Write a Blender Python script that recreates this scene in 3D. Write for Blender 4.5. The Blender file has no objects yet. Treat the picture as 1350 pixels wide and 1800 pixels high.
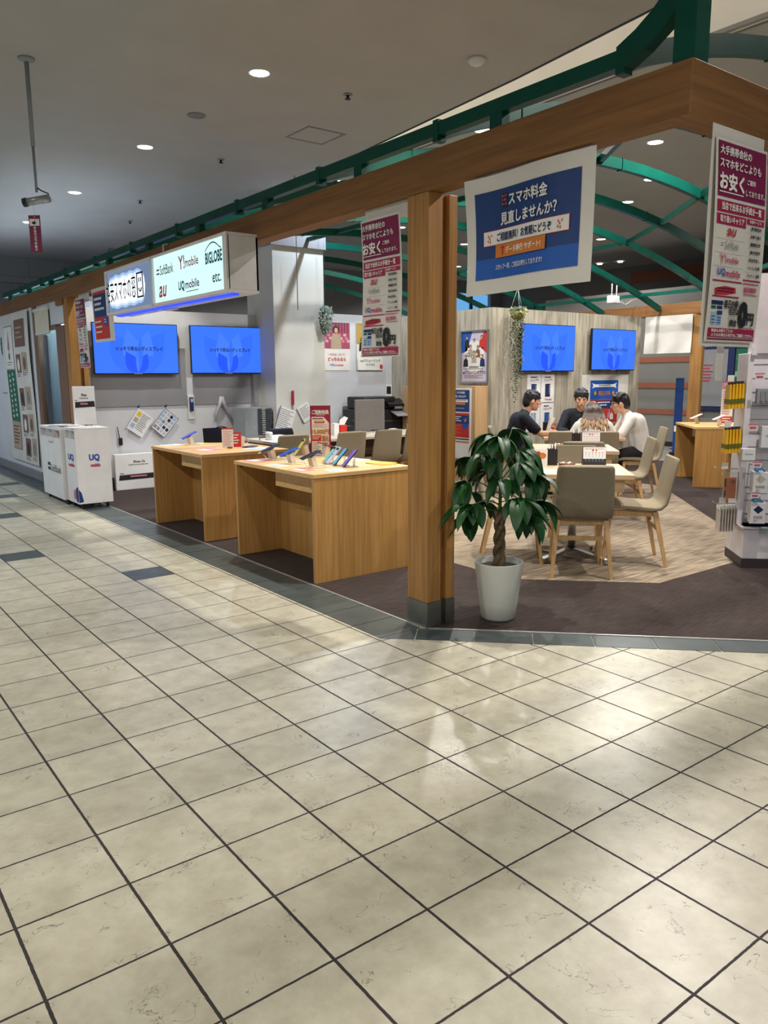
import bpy, bmesh, math, random
from mathutils import Vector, Matrix, Euler
random.seed(7)
R2 = math.sqrt(.5)
sc = bpy.context.scene
C = sc.collection
# ------------------------------------------------------------------ camera, world, exposure
cd = bpy.data.cameras.new('camera'); cam = bpy.data.objects.new('camera', cd); C.objects.link(cam)
cd.sensor_fit = 'VERTICAL'; cd.sensor_height = 24; cd.lens = 1366.17 / 1800 * 24; cd.clip_start = .05; cd.clip_end = 200
_r = Vector((0.79608014, -0.60516258, -0.00588647)); _d = Vector((-0.10862278, -0.13330905, -0.98510395)); _f = Vector((0.59536333, 0.7848611, -0.17185913))
cam.matrix_world = Matrix(((_r.x, -_d.x, -_f.x, -.62386), (_r.y, -_d.y, -_f.y, -2.33057), (_r.z, -_d.z, -_f.z, 1.41598), (0, 0, 0, 1)))
sc.camera = cam
sc.view_settings.view_transform = 'Standard'; sc.view_settings.look = 'None'; sc.view_settings.gamma = 1
sc.view_settings.use_curve_mapping = False
EXPO = .66
sc.view_settings.exposure = EXPO
sc.cycles.max_bounces = 6
w = bpy.data.worlds.new('world'); sc.world = w; w.use_nodes = True
w.node_tree.nodes['Background'].inputs[0].default_value = (.60, .72, 1, 1)
w.node_tree.nodes['Background'].inputs[1].default_value = .14
CEIL = 4.0
LAMP_W, INNER_W, FAR_W = 135, 115, 130       # watts of the ceiling downlights
WARM, PINK, COOL = (1, .955, .86), (1, .92, .88), (.72, .85, 1)

# ------------------------------------------------------------------ materials
def lin(h):
    if isinstance(h, str):
        h = [int(h[i:i + 2], 16) / 255 for i in (0, 2, 4)]
    return tuple((c / 12.92 if c <= .04045 else ((c + .055) / 1.055) ** 2.4) for c in h) + (1,)
_M = {}
def mat(name, col, rough=.6, col2=None, scale=12, stretch=(1, 1, 1), metal=0, bump=0, detail=4, lo=.3, hi=.7, spec=.5, rot=(0, 0, 0), coat=0):
    if name in _M: return _M[name]
    m = bpy.data.materials.new(name); m.use_nodes = True; nt = m.node_tree; n = nt.nodes; l = nt.links
    b = n['Principled BSDF']; b.inputs['Roughness'].default_value = rough; b.inputs['Metallic'].default_value = metal
    b.inputs['Specular IOR Level'].default_value = spec; b.inputs['Coat Weight'].default_value = coat
    tc = n.new('ShaderNodeTexCoord'); mp = n.new('ShaderNodeMapping'); mp.inputs['Scale'].default_value = stretch; mp.inputs['Rotation'].default_value = rot
    no = n.new('ShaderNodeTexNoise'); no.inputs['Scale'].default_value = scale; no.inputs['Detail'].default_value = detail
    mr = n.new('ShaderNodeMapRange'); mr.inputs[1].default_value = lo; mr.inputs[2].default_value = hi
    mx = n.new('ShaderNodeMix'); mx.data_type = 'RGBA'
    c1 = lin(col); c2 = lin(col2) if col2 else tuple(min(1, x * .9) for x in c1[:3]) + (1,)
    mx.inputs[6].default_value = c1; mx.inputs[7].default_value = c2
    l.new(tc.outputs['Object'], mp.inputs[0]); l.new(mp.outputs[0], no.inputs['Vector']); l.new(no.outputs['Fac'], mr.inputs[0])
    l.new(mr.outputs[0], mx.inputs[0]); l.new(mx.outputs[2], b.inputs['Base Color'])
    if bump:
        bp = n.new('ShaderNodeBump'); bp.inputs['Strength'].default_value = bump; bp.inputs['Distance'].default_value = .01
        l.new(no.outputs['Fac'], bp.inputs['Height']); l.new(bp.outputs[0], b.inputs['Normal'])
    _M[name] = m; return m
def emit(name, col, s=1.0):
    if name in _M: return _M[name]
    m = bpy.data.materials.new(name); m.use_nodes = True; b = m.node_tree.nodes['Principled BSDF']
    c = lin(col); b.inputs['Base Color'].default_value = tuple(x * .1 for x in c[:3]) + (1,); b.inputs['Roughness'].default_value = .25
    b.inputs['Emission Color'].default_value = c; b.inputs['Emission Strength'].default_value = s / 2 ** EXPO
    _M[name] = m; return m
def glass(name, tint='e8f4f4', fac=.85, rough=.02):
    if name in _M: return _M[name]
    m = bpy.data.materials.new(name); m.use_nodes = True; nt = m.node_tree; n = nt.nodes; l = nt.links
    t = n.new('ShaderNodeBsdfTransparent'); t.inputs[0].default_value = lin(tint)
    g = n.new('ShaderNodeBsdfGlossy'); g.inputs['Roughness'].default_value = rough
    lw = n.new('ShaderNodeLayerWeight'); lw.inputs[0].default_value = .2
    mr = n.new('ShaderNodeMapRange'); mr.inputs[3].default_value = 1 - fac; mr.inputs[4].default_value = .8
    ms = n.new('ShaderNodeMixShader'); l.new(lw.outputs['Fresnel'], mr.inputs[0]); l.new(mr.outputs[0], ms.inputs[0])
    l.new(t.outputs[0], ms.inputs[1]); l.new(g.outputs[0], ms.inputs[2]); l.new(ms.outputs[0], n['Material Output'].inputs[0])
    _M[name] = m; return m
def wood(name, a, b, axis='z', sc_=3.0, rough=.45):
    st = {'x': (.6, 14, 14), 'y': (14, .6, 14), 'z': (14, 14, .6)}[axis]
    return mat(name, a, rough, b, sc_, st, detail=6, lo=.35, hi=.65, bump=.03)

OAK_Z = wood('oak_post', 'ae8044', '966a36', 'z'); OAK_X = wood('oak_beam_x', '8c6032', '75502a', 'x', 3, .65); OAK_Y = wood('oak_beam_y', '8c6032', '75502a', 'y', 3, .65)
DESK_Z = wood('light_oak_z', 'c49658', 'b08346', 'z', 4); DESK_X = wood('light_oak_x', 'dcb47c', 'cda264', 'x', 4)
TABLE_X = wood('pale_beech_x', 'd8bb98', 'c8a884', 'x', 4); BEECH = wood('beech_leg', 'd4b07c', 'c29a66', 'z', 4)
BROWN = wood('walnut', '5f4230', '4c3324', 'x', 4); PALEW = wood('pale_panel', 'c8a67c', 'b99468', 'z', 3)
PART = mat('wood_grain_laminate', 'b9b19f', .6, '8c8474', 4, (6, 6, .55), detail=7, lo=.35, hi=.68)
GREEN = mat('green_steel', '0a5446', .4, '084a3e', 6, spec=.2)
WHITE = mat('white_paint', 'd4d6db', .7, 'ced0d5', 3); COLW = mat('column_paint', 'd6d6d0', .7, 'cfcfc9', 3)
CEILM = mat('ceiling_paint', 'b8b5b0', .8, 'b2afaa', 2); COVE = mat('gloss_white', 'f2f0ea', .3, 'eceae4', 2)
GREYP = mat('grey_panel', '8f8e92', .6, '89888c', 5); PAPER = mat('paper', 'e9e7e1', .65, 'e0ded8', 5)
VINYL = mat('vinyl_sheet', 'dddad2', .55, 'd2cfc7', 3); CARD = mat('white_card', 'ececec', .5, 'e4e4e4', 6)
PURP = mat('purple_ink', '7d1248', .5, '741044', 8); CRIM = mat('crimson_ink', 'a51d4c', .5, '9c1a46', 8)
NAVY = mat('navy_ink', '123a78', .5, '10356e', 4); BLUE = mat('blue_ink', '1559b4', .5, '1352a8', 4); ORNG = mat('orange_ink', 'd07a28', .5, 'c67224', 6)
RED = mat('red_ink', 'c8322a', .5, 'bd2d26', 6); INKW = mat('white_ink', 'f2f0ec', .5); INKB = mat('black_ink', '1b1b20', .5); INKG = mat('grey_ink', '8a8a8c', .5)
INKN = mat('navy_lettering', '14285a', .5); INKR = mat('red_lettering', 'c2283a', .5); INKM = mat('magenta_lettering', 'c0306a', .5); INKU = mat('blue_lettering', '1c4aa8', .5)
LTBL = mat('light_blue_ink', '9ec0de', .5); LINE = mat('pale_line', 'c9c6c2', .5); PINKI = mat('pink_ink', 'd98090', .5); YELI = mat('yellow_ink', 'e8c52a', .5); GREENI = mat('green_ink', '0f6a4c', .5); BRNI = mat('brown_ink', '7b5a48', .5); SKIN_I = mat('skin_ink', 'd8a88a', .5); TANI = mat('tan_ink', 'b9a58c', .5)
FAB = mat('khaki_fabric', '9c917c', .9, '8e836c', 160, bump=.15, spec=.1); BLK = mat('black_plastic', '17171a', .4, '1c1c20', 20); BLKG = mat('black_gloss', '0d0f16', .15)
CHROME = mat('brushed_steel', 'b8b8b6', .3, 'a9a9a8', 30, metal=1); ZINC = mat('grey_metal_shoe', '86857e', .4, '77766f', 12, metal=.8)
GREYM = mat('grey_steel', '9aa0a6', .45, '90969c', 10); WPLAS = mat('white_plastic', 'e2e2e0', .35, 'dadad8', 10); STAND = mat('cream_plastic', 'd9d0c0', .4, 'd0c6b5', 10)
SLATE = mat('slate_tile', '4f5a5a', .35, '414b4c', 8, detail=6); STEEL = mat('steel_edge', 'd8d8d4', .3, 'c8c8c4', 30, metal=.6)
CLEAR = glass('clear_acrylic', 'f4fafa', .9); PANE = glass('window_glass', 'd8ecee', .9)
SKIN = mat('skin', 'dcae8e', .5, 'd2a284', 14, spec=.35); HAIR = mat('black_hair', '15131a', .45, '201c1e', 60, (1, 1, .2)); DARKC = mat('dark_navy_cloth', '141824', .85, '181c2a', 40, bump=.1)
JACK = mat('charcoal_cloth', '1c222c', .85, '20262f', 40, bump=.1); WCLOTH = mat('white_cotton', 'dcd8d0', .85, 'd2cec6', 30, bump=.1); PANTS = mat('black_trousers', '14141a', .85, '18181e', 40)
SOIL = mat('soil', '4a3020', .95, '382418', 40, bump=.6); POTM = mat('grey_white_ceramic', 'd8dbd4', .5, 'd0d4cc', 6); BARK = mat('braided_bark', '86735a', .85, '5f4f3a', 14, (1, 1, 4), bump=.5)
LEAF = mat('pachira_leaf', '1a4f22', .42, '103816', 7, spec=.4); STEMG = mat('green_stem', '4a6a2e', .6); YEL = mat('yellow_pouch', 'f2c010', .4, 'e8b408', 10)
PETS = [emit('screen_blue', '3a78fc', 1), emit('screen_petal_dark', '2354f4', 1), emit('screen_petal_mid', '3470fa', 1), emit('screen_petal_light', '4580ff', 1.0)]
SCRT = mat('screen_lettering', '10206a', .4)
# ------------------------------------------------------------------ geometry helpers
class MB:
    """collects shapes; build() links them as one mesh object"""
    def __init__(s): s.v = []; s.f = []; s.m = []; s.sm = []
    def add(s, vs, fs, m=0, smooth=False, M=None):
        o = len(s.v)
        s.v += [tuple(M @ Vector(v)) if M else tuple(v) for v in vs]
        for f in fs: s.f.append(tuple(i + o for i in f)); s.m.append(m); s.sm.append(smooth)
        return s
    def box(s, a, b, m=0, M=None):
        (x0, y0, z0), (x1, y1, z1) = a, b
        return s.add([(x0, y0, z0), (x1, y0, z0), (x1, y1, z0), (x0, y1, z0), (x0, y0, z1), (x1, y0, z1), (x1, y1, z1), (x0, y1, z1)],
              [(0, 3, 2, 1), (4, 5, 6, 7), (0, 1, 5, 4), (1, 2, 6, 5), (2, 3, 7, 6), (3, 0, 4, 7)], m, False, M)
    def prism(s, pts, z0, z1, m=0, M=None):
        n = len(pts); vs = [(x, y, z0) for x, y in pts] + [(x, y, z1) for x, y in pts]
        return s.add(vs, [tuple(range(n))[::-1], tuple(range(n, 2 * n))] + [(i, (i + 1) % n, n + (i + 1) % n, n + i) for i in range(n)], m, False, M)
    def lathe(s, prof, c=(0, 0, 0), n=24, m=0, M=None, smooth=True, caps=True):
        vs = []; fs = []
        for r, z in prof:
            for k in range(n):
                a = 2 * math.pi * k / n; vs.append((c[0] + r * math.cos(a), c[1] + r * math.sin(a), c[2] + z))
        for i in range(len(prof) - 1):
            for k in range(n):
                k2 = (k + 1) % n; fs.append((i * n + k, i * n + k2, (i + 1) * n + k2, (i + 1) * n + k))
        if caps and prof[0][0] > 1e-6: fs.append(tuple(range(n))[::-1])
        if caps and prof[-1][0] > 1e-6: fs.append(tuple(range((len(prof) - 1) * n, len(prof) * n)))
        return s.add(vs, fs, m, smooth, M)
    def tube(s, pts, r, n=8, m=0, M=None, smooth=True, rot=0):
        pts = [Vector(p) for p in pts]; rs = r if isinstance(r, (list, tuple)) else [r] * len(pts)
        vs = []; fs = []; up = None
        for i, p in enumerate(pts):
            t = (pts[min(i + 1, len(pts) - 1)] - pts[max(i - 1, 0)]).normalized()
            if up is None:
                up = Vector((0, 0, 1)) if abs(t.z) < .9 else Vector((1, 0, 0))
            a = t.cross(up).normalized(); b = a.cross(t).normalized(); up = b
            for k in range(n):
                q = 2 * math.pi * k / n + rot; vs.append(p + (a * math.cos(q) + b * math.sin(q)) * rs[i])
        for i in range(len(pts) - 1):
            for k in range(n):
                k2 = (k + 1) % n; fs.append((i * n + k, i * n + k2, (i + 1) * n + k2, (i + 1) * n + k))
        fs += [tuple(range(n))[::-1], tuple(range((len(pts) - 1) * n, len(pts) * n))]
        return s.add(vs, fs, m, smooth, M)
    def bar(s, pts, wd, ht, m=0, up=(0, 0, 1)):
        """flat bar of rectangular section along a path"""
        pts = [Vector(p) for p in pts]; vs = []; fs = []; U = Vector(up)
        for i, p in enumerate(pts):
            t = (pts[min(i + 1, len(pts) - 1)] - pts[max(i - 1, 0)]).normalized(); a = t.cross(U).normalized(); b = a.cross(t).normalized()
            for x, y in ((-1, -1), (1, -1), (1, 1), (-1, 1)): vs.append(p + a * x * wd / 2 + b * y * ht / 2)
        for i in range(len(pts) - 1):
            for k in range(4): fs.append((i * 4 + k, i * 4 + (k + 1) % 4, i * 4 + 4 + (k + 1) % 4, i * 4 + 4 + k))
        e = len(pts) * 4 - 4
        return s.add(vs, fs + [(3, 2, 1, 0), (e, e + 1, e + 2, e + 3)], m)
    def ell(s, c, r, m=0, M=None, n=12, k=8):
        vs = [(c[0], c[1], c[2] - r[2])]; fs = []
        for i in range(1, k):
            t = -math.pi / 2 + math.pi * i / k
            for j in range(n):
                a = 2 * math.pi * j / n; vs.append((c[0] + r[0] * math.cos(t) * math.cos(a), c[1] + r[1] * math.cos(t) * math.sin(a), c[2] + r[2] * math.sin(t)))
        vs.append((c[0], c[1], c[2] + r[2])); L = len(vs) - 1
        for j in range(n): fs += [(0, 1 + (j + 1) % n, 1 + j), (L, 1 + (k - 2) * n + j, 1 + (k - 2) * n + (j + 1) % n)]
        for i in range(k - 2):
            for j in range(n): a = 1 + i * n; fs.append((a + j, a + (j + 1) % n, a + n + (j + 1) % n, a + n + j))
        return s.add(vs, fs, m, True, M)
    def cap(s, p0, r0, p1, r1, m=0):
        """tapered limb segment with round ends"""
        p0 = Vector(p0); p1 = Vector(p1); d = p1 - p0; L = d.length
        q = Vector((0, 0, 1)).rotation_difference(d.normalized()) if L > 1e-6 else Euler().to_quaternion()
        pr = [(r0 * math.cos(t), r0 * math.sin(t)) for t in (-1.57, -1.05, -.52, 0)] + [(r1 * math.cos(t), L + r1 * math.sin(t)) for t in (0, .52, 1.05, 1.57)]
        pr[0] = (1e-4, pr[0][1]); pr[-1] = (1e-4, pr[-1][1])
        return s.lathe(pr, n=10, m=m, M=Matrix.Translation(p0) @ q.to_matrix().to_4x4())
    def chain(s, pts, rs, m=0):
        for i in range(len(pts) - 1): s.cap(pts[i], rs[i], pts[i + 1], rs[i + 1], m)
        return s
    def build(s, name, mats, parent=None, bevel=0, loc=None, rz=0, kind=None, seg=2):
        me = bpy.data.meshes.new(name); me.from_pydata(s.v, [], s.f)
        for m in (mats if isinstance(mats, (list, tuple)) else [mats]): me.materials.append(m)
        me.polygons.foreach_set('material_index', s.m); me.polygons.foreach_set('use_smooth', s.sm); me.update()
        o = bpy.data.objects.new(name, me); C.objects.link(o)
        if parent: o.parent = parent
        if loc is not None: o.location = loc
        o.rotation_euler.z = rz
        if bevel:
            b = o.modifiers.new('bevel', 'BEVEL'); b.width = bevel; b.segments = seg; b.limit_method = 'ANGLE'; b.angle_limit = .7
        if kind: o['kind'] = kind
        return o
def tag(o, label, cat, group=None):
    o['label'] = label; o['category'] = cat
    if group: o['group'] = group
    return o
def thing(name, label, cat, loc=(0, 0, 0), rz=0, group=None):
    o = bpy.data.objects.new(name, None); C.objects.link(o); o.empty_display_size = .05
    o.location = loc; o.rotation_euler = (0, 0, rz); return tag(o, label, cat, group)
def struct(mb, name, m, **k): return mb.build(name, m, kind='structure', **k)
def copy_thing(root, loc, rz=None, label=None, group=None):
    r = root.copy(); C.objects.link(r); r.location = loc
    if rz is not None: r.rotation_euler = (0, 0, rz)
    if label: r['label'] = label
    if group: r['group'] = group
    for ch in list(root.children):
        c = ch.copy(); C.objects.link(c); c.parent = r
        for g in list(ch.children):
            d = g.copy(); C.objects.link(d); d.parent = c
    return r
def remeshed(mb, name, m, parent, vox=.012, smooth=6):
    o = mb.build(name, m, parent); r = o.modifiers.new('r', 'REMESH'); r.mode = 'VOXEL'; r.voxel_size = vox; r.use_smooth_shade = True
    s = o.modifiers.new('s', 'SMOOTH'); s.iterations = smooth; s.factor = .5
    dg = bpy.context.evaluated_depsgraph_get(); dg.update()
    me = bpy.data.meshes.new_from_object(o.evaluated_get(dg)); old = o.data; o.modifiers.clear(); o.data = me; bpy.data.meshes.remove(old)
    me.name = name
    return o
# ------------------------------------------------------------------ lettering and printed sheets
_T = {}
def glyphs(s, bold=0, shear=0):
    k = (s, bold, shear)
    if k not in _T:
        c = bpy.data.curves.new('t', 'FONT'); c.body = s; c.resolution_u = 2; c.offset = bold; c.shear = shear
        o = bpy.data.objects.new('t', c); m = o.to_mesh()
        v = [(p.co.x, p.co.y) for p in m.vertices]; f = [tuple(p.vertices) for p in m.polygons]
        o.to_mesh_clear(); bpy.data.objects.remove(o); bpy.data.curves.remove(c)
        if v:
            x0 = min(p[0] for p in v); x1 = max(p[0] for p in v); y0 = min(p[1] for p in v); y1 = max(p[1] for p in v)
            v = [((x - x0), (y - y0)) for x, y in v]; _T[k] = (v, f, x1 - x0, y1 - y0)
        else: _T[k] = ([], [], 1, 1)
    return _T[k]
class Sheet:
    """flat printed sheet, w wide and h high, top left corner at the object's origin, front towards local -y"""
    def __init__(s, w, h, base=None, t=.002, wave=None, n=1):
        s.w, s.h, s.t, s.wave = w, h, t, wave; n = n if n == 1 else max(n, int(h / .025)); s.mats = []; s.mb = MB(); s.base = MB(); s.bm = base
        if base:
            vs = []; fs = []
            for y in (0, t):
                for i in range(n + 1):
                    for j in range(n + 1): vs.append((w * i / n, y, -h * j / n))
            q = (n + 1) ** 2
            for i in range(n):
                for j in range(n):
                    a = i * (n + 1) + j; fs.append((a, a + 1, a + n + 2, a + n + 1)); fs.append((q + a, q + a + n + 1, q + a + n + 2, q + a + 1))
            for i in range(n):
                a = i * (n + 1); b = a + n + 1; fs += [(a, b, q + b, q + a), (a + n, q + a + n, q + b + n, b + n)]
                a = i; fs += [(a, q + a, q + a + 1, a + 1)]; a = n * (n + 1) + i; fs += [(a, a + 1, q + a + 1, q + a)]
            s.base.add(vs, fs)
    def mi(s, m):
        if m not in s.mats: s.mats.append(m)
        return s.mats.index(m)
    def poly(s, pts, m, L=1): s.mb.add([(x, -.0007 * L, -y) for x, y in pts], [tuple(range(len(pts)))[::-1]], s.mi(m)); return s
    def rect(s, x0, y0, x1, y1, m, L=1, n=1):
        for i in range(n):
            a = x0 + (x1 - x0) * i / n; b = x0 + (x1 - x0) * (i + 1) / n
            q = max(1, int((y1 - y0) / .03)) if s.wave else 1
            p = max(1, int((b - a) / .03)) if s.wave else 1
            for j in range(q):
                c, e = y0 + (y1 - y0) * j / q, y0 + (y1 - y0) * (j + 1) / q
                for h in range(p):
                    a1, b1 = a + (b - a) * h / p, a + (b - a) * (h + 1) / p
                    s.mb.add([(a1, -.0007 * L, -e), (b1, -.0007 * L, -e), (b1, -.0007 * L, -c), (a1, -.0007 * L, -c)], [(0, 1, 2, 3)], s.mi(m))
        return s
    def oval(s, cx, cy, rx, ry, m, L=1, n=16): return s.poly([(cx + rx * math.cos(2 * math.pi * k / n), cy + ry * math.sin(2 * math.pi * k / n)) for k in range(n)], m, L)
    def text(s, t, cx, cy, h, m, w=None, L=3, bold=0, shear=0, left=False):
        v, f, tw, th = glyphs(t, 0, shear); k = h / th; kx = (w / tw) if w else k
        x0 = cx if left else cx - tw * kx / 2; d = bold * 1.1
        for i, (p, q) in enumerate(((0, 0),) if not bold else ((-d, -d), (d, -d), (-d, d), (d, d))):
            s.mb.add([(x0 + (x + p) * kx, -.0007 * (L + .06 * i), -(cy + h / 2) + (y + q) * k) for x, y in v], f, s.mi(m))
        return s
    def vtext(s, t, cx, y0, y1, m, L=3, bold=0):
        st = (y1 - y0) / len(t)
        for i, ch in enumerate(t): s.text(ch, cx, y0 + st * (i + .5), st * .86, m, L=L, bold=bold)
        return s
    def lines(s, x0, y0, x1, y1, n, m, L=2, fill=.5, seed=1):
        rr = random.Random(seed); st = (y1 - y0) / n
        for i in range(n):
            x = x0
            e = x1 - (x1 - x0) * rr.random() * .35
            while x < e:
                b = min(e, x + (x1 - x0) * rr.uniform(.06, .2)); s.rect(x, y0 + st * i, b, y0 + st * (i + fill), m, L); x = b + (x1 - x0) * .025
        return s
    def figure(s, cx, y0, y1, top, hair=INKB, skin=SKIN_I, L=2, k=1.0):
        H = y1 - y0; r = H * .13 * k
        s.poly([(cx - H * .30, y1), (cx - H * .24, y0 + H * .45), (cx - H * .08, y0 + H * .33), (cx + H * .08, y0 + H * .33), (cx + H * .24, y0 + H * .45), (cx + H * .30, y1)], top, L)
        s.oval(cx, y0 + r * 1.25, r * 1.15, r * 1.25, hair, L + 1); s.oval(cx, y0 + r * 1.5, r * .75, r * .95, skin, L + 2); return s
    def build(s, name, label=None, cat=None, loc=(0, 0, 0), rz=0, group=None, parent=None, sheet='sheet', tilt=0):
        if s.wave:
            for mb in (s.base, s.mb): mb.v = [(x, (y * 3.2 if y < 0 else y) + s.wave(x, -z), z) for x, y, z in mb.v]
        if label: r = thing(name, label, cat, loc, rz, group)
        else:
            r = bpy.data.objects.new(name, None); C.objects.link(r); r.location = loc; r.rotation_euler = (0, 0, rz); r.parent = parent
        if tilt: r.rotation_euler = (tilt, 0, rz)
        if s.bm: s.base.build(sheet, s.bm, r)
        if s.mb.v: s.mb.build('printing', s.mats, r)
        return r
    def flat(s, name, label, cat, loc, rz=0, group=None, parent=None, rx=0, ry=0):
        """the sheet as one single mesh"""
        m = MB(); m.v = list(s.base.v); m.f = list(s.base.f); m.m = [0] * len(m.f); m.sm = [False] * len(m.f)
        o = len(m.v); m.v += s.mb.v; m.f += [tuple(i + o for i in f) for f in s.mb.f]; m.m += [i + 1 for i in s.mb.m]; m.sm += s.mb.sm
        ob = m.build(name, [s.bm] + s.mats, parent); ob.location = loc; ob.rotation_euler = (rx, ry, rz)
        if label: tag(ob, label, cat, group)
        return ob
XF = -math.pi / 2         # rotation of things that face the corridor (-x)
D45 = -math.pi / 4

# ================================================================== SETTING
# concourse floor: stone tiles laid on a 0.30 m grid
def tile_material():
    m = bpy.data.materials.new('stone_floor_tiles'); m.use_nodes = True; nt = m.node_tree; n = nt.nodes; l = nt.links; b = n['Principled BSDF']
    g = n.new('ShaderNodeNewGeometry'); sp = n.new('ShaderNodeSeparateXYZ'); l.new(g.outputs['Position'], sp.inputs[0])
    def mth(op, a, b_=None):
        q = n.new('ShaderNodeMath'); q.operation = op
        for i, x in enumerate((a, b_)):
            if x is None: continue
            if isinstance(x, (int, float)): q.inputs[i].default_value = x
            else: l.new(x, q.inputs[i])
        return q.outputs[0]
    wob = n.new('ShaderNodeTexNoise'); wob.inputs['Scale'].default_value = 55; l.new(g.outputs['Position'], wob.inputs['Vector'])
    wb = mth('MULTIPLY', mth('SUBTRACT', wob.outputs['Fac'], .5), .009)
    def edge(c, hw):
        u = mth('ADD', mth('DIVIDE', c, .3), 100.0); fr = mth('FRACT', mth('ADD', u, wb)); d = mth('MINIMUM', fr, mth('SUBTRACT', 1.0, fr))
        return mth('LESS_THAN', d, hw), mth('FLOOR', u)
    ex, ix = edge(sp.outputs[0], .0145); ey, iy = edge(sp.outputs[1], .0115); grout = mth('MAXIMUM', ex, ey)
    cmb = n.new('ShaderNodeCombineXYZ'); l.new(ix, cmb.inputs[0]); l.new(iy, cmb.inputs[1])
    wn = n.new('ShaderNodeTexWhiteNoise'); wn.noise_dimensions = '2D'; l.new(cmb.outputs[0], wn.inputs['Vector'])
    off = n.new('ShaderNodeVectorMath'); off.operation = 'MULTIPLY_ADD'; l.new(wn.outputs['Color'], off.inputs[0]); off.inputs[1].default_value = (9, 9, 9); l.new(g.outputs['Position'], off.inputs[2])
    no = n.new('ShaderNodeTexNoise'); no.inputs['Scale'].default_value = 9; no.inputs['Detail'].default_value = 8; no.inputs['Roughness'].default_value = .65; l.new(off.outputs[0], no.inputs['Vector'])
    cr = n.new('ShaderNodeValToRGB'); e = cr.color_ramp.elements; e[0].position = .32; e[0].color = lin('b3ad99'); e[1].position = .68; e[1].color = lin('cdc9b6'); l.new(no.outputs['Fac'], cr.inputs[0])
    # fine dark cracks of the riven stone
    n2 = n.new('ShaderNodeTexNoise'); n2.inputs['Scale'].default_value = 11; n2.inputs['Detail'].default_value = 6; n2.inputs['Distortion'].default_value = 1.2; l.new(off.outputs[0], n2.inputs['Vector'])
    ck = mth('LESS_THAN', mth('ABSOLUTE', mth('SUBTRACT', n2.outputs['Fac'], .60)), .0045)
    n3 = n.new('ShaderNodeTexNoise'); n3.inputs['Scale'].default_value = 7; n3.inputs['Detail'].default_value = 2; l.new(off.outputs[0], n3.inputs['Vector'])
    ck = mth('MULTIPLY', mth('MULTIPLY', ck, mth('GREATER_THAN', n3.outputs['Fac'], .50)), .75)
    m1 = n.new('ShaderNodeMix'); m1.data_type = 'RGBA'; l.new(ck, m1.inputs[0]); l.new(cr.outputs[0], m1.inputs[6]); m1.inputs[7].default_value = lin('5c554a')
    m2 = n.new('ShaderNodeMix'); m2.data_type = 'RGBA'; l.new(grout, m2.inputs[0]); l.new(m1.outputs[2], m2.inputs[6]); m2.inputs[7].default_value = lin('2e292a')
    l.new(m2.outputs[2], b.inputs['Base Color'])
    rg = mth('ADD', .34, mth('MULTIPLY', grout, .4)); l.new(rg, b.inputs['Roughness'])
    bp = n.new('ShaderNodeBump'); bp.inputs['Strength'].default_value = .35; bp.inputs['Distance'].default_value = .006
    l.new(mth('SUBTRACT', mth('MULTIPLY', no.outputs['Fac'], .5), grout), bp.inputs['Height']); l.new(bp.outputs[0], b.inputs['Normal'])
    return m
TILE = tile_material()
struct(MB().box((-9, -9, -.2), (2.118, 17, 0)).add([(2.118, -9, 0), (16, -9, 0), (16, -.48, 0), (3.255, -.48, 0), (2.118, .66, 0)], [(0, 1, 2, 3, 4)]), 'floor', TILE)
FLR2 = mat('grey_far_floor', '8d8b85', .4, '85837d', 3)
struct(MB().box((2.1, -9, -.25), (22, 20, -.003)), 'floor_far', FLR2)
tb = MB()
for i, j in ((4, 10), (2, 14), (3, 21), (4, 26), (5, 30), (1, 17), (0, 22)):
    tb.box((.3 * i + .005, .3 * j + .005, -.01), (.3 * i + .295, .3 * j + .295, .0012))
struct(tb, 'floor_inlay', SLATE)
# dark border strip with joints, steel edge
k = MB()
for j in range(3, 56): k.box((1.822, .3 * j + (.04 if j == 3 else 0) + .004, -.01), (2.112, .3 * j + .296, .002))
k.prism([(1.822, .938), (1.958, .809), (2.088, .938)], -.01, .002)
for q in range(0, 30):
    a = Vector((1.96, .805)) + Vector((R2, -R2)) * (.32 * q + .004); b = a + Vector((R2, -R2)) * .312; nrm = Vector((R2, R2)) * .187
    k.prism([tuple(a), tuple(b), tuple(b + nrm), tuple(a + nrm)], -.01, .002)
struct(k, 'trim_1', SLATE)
struct(MB().box((2.112, .92, -.01), (2.124, 17, .006)).prism([(2.112, .92), (2.14, .885), (9, -5.975), (9.012, -5.963), (2.14, .905), (2.124, .92)], -.01, .006), 'trim_2', STEEL)
def carpet(name, a, b, sc_):
    return mat(name, a, .95, b, sc_, (1.5, 55, 1), detail=5, lo=.40, hi=.60, bump=.25, spec=.08, rot=(0, 0, math.pi / 4))
CD = carpet('dark_carpet', '4e4542', '3a3230', 5); CL = carpet('light_carpet', 'b0a28c', '6e6052', 2.4)
struct(MB().prism([(2.124, .915), (2.14, .90), (8.5, -5.46), (13.0, -3.5), (13.0, 6.4), (10.9, 4.35), (10.9, 17), (2.124, 17)], -.1, .004), 'floor_carpet', CD)
struct(MB().prism([(3.30, 1.36), (4.01, .65), (5.45, .65), (8.22, 3.42), (8.22, 5.10), (6.80, 5.10), (6.80, 7.20), (3.30, 7.20)], .0, .0065), 'floor_carpet_inset', CL)
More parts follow.
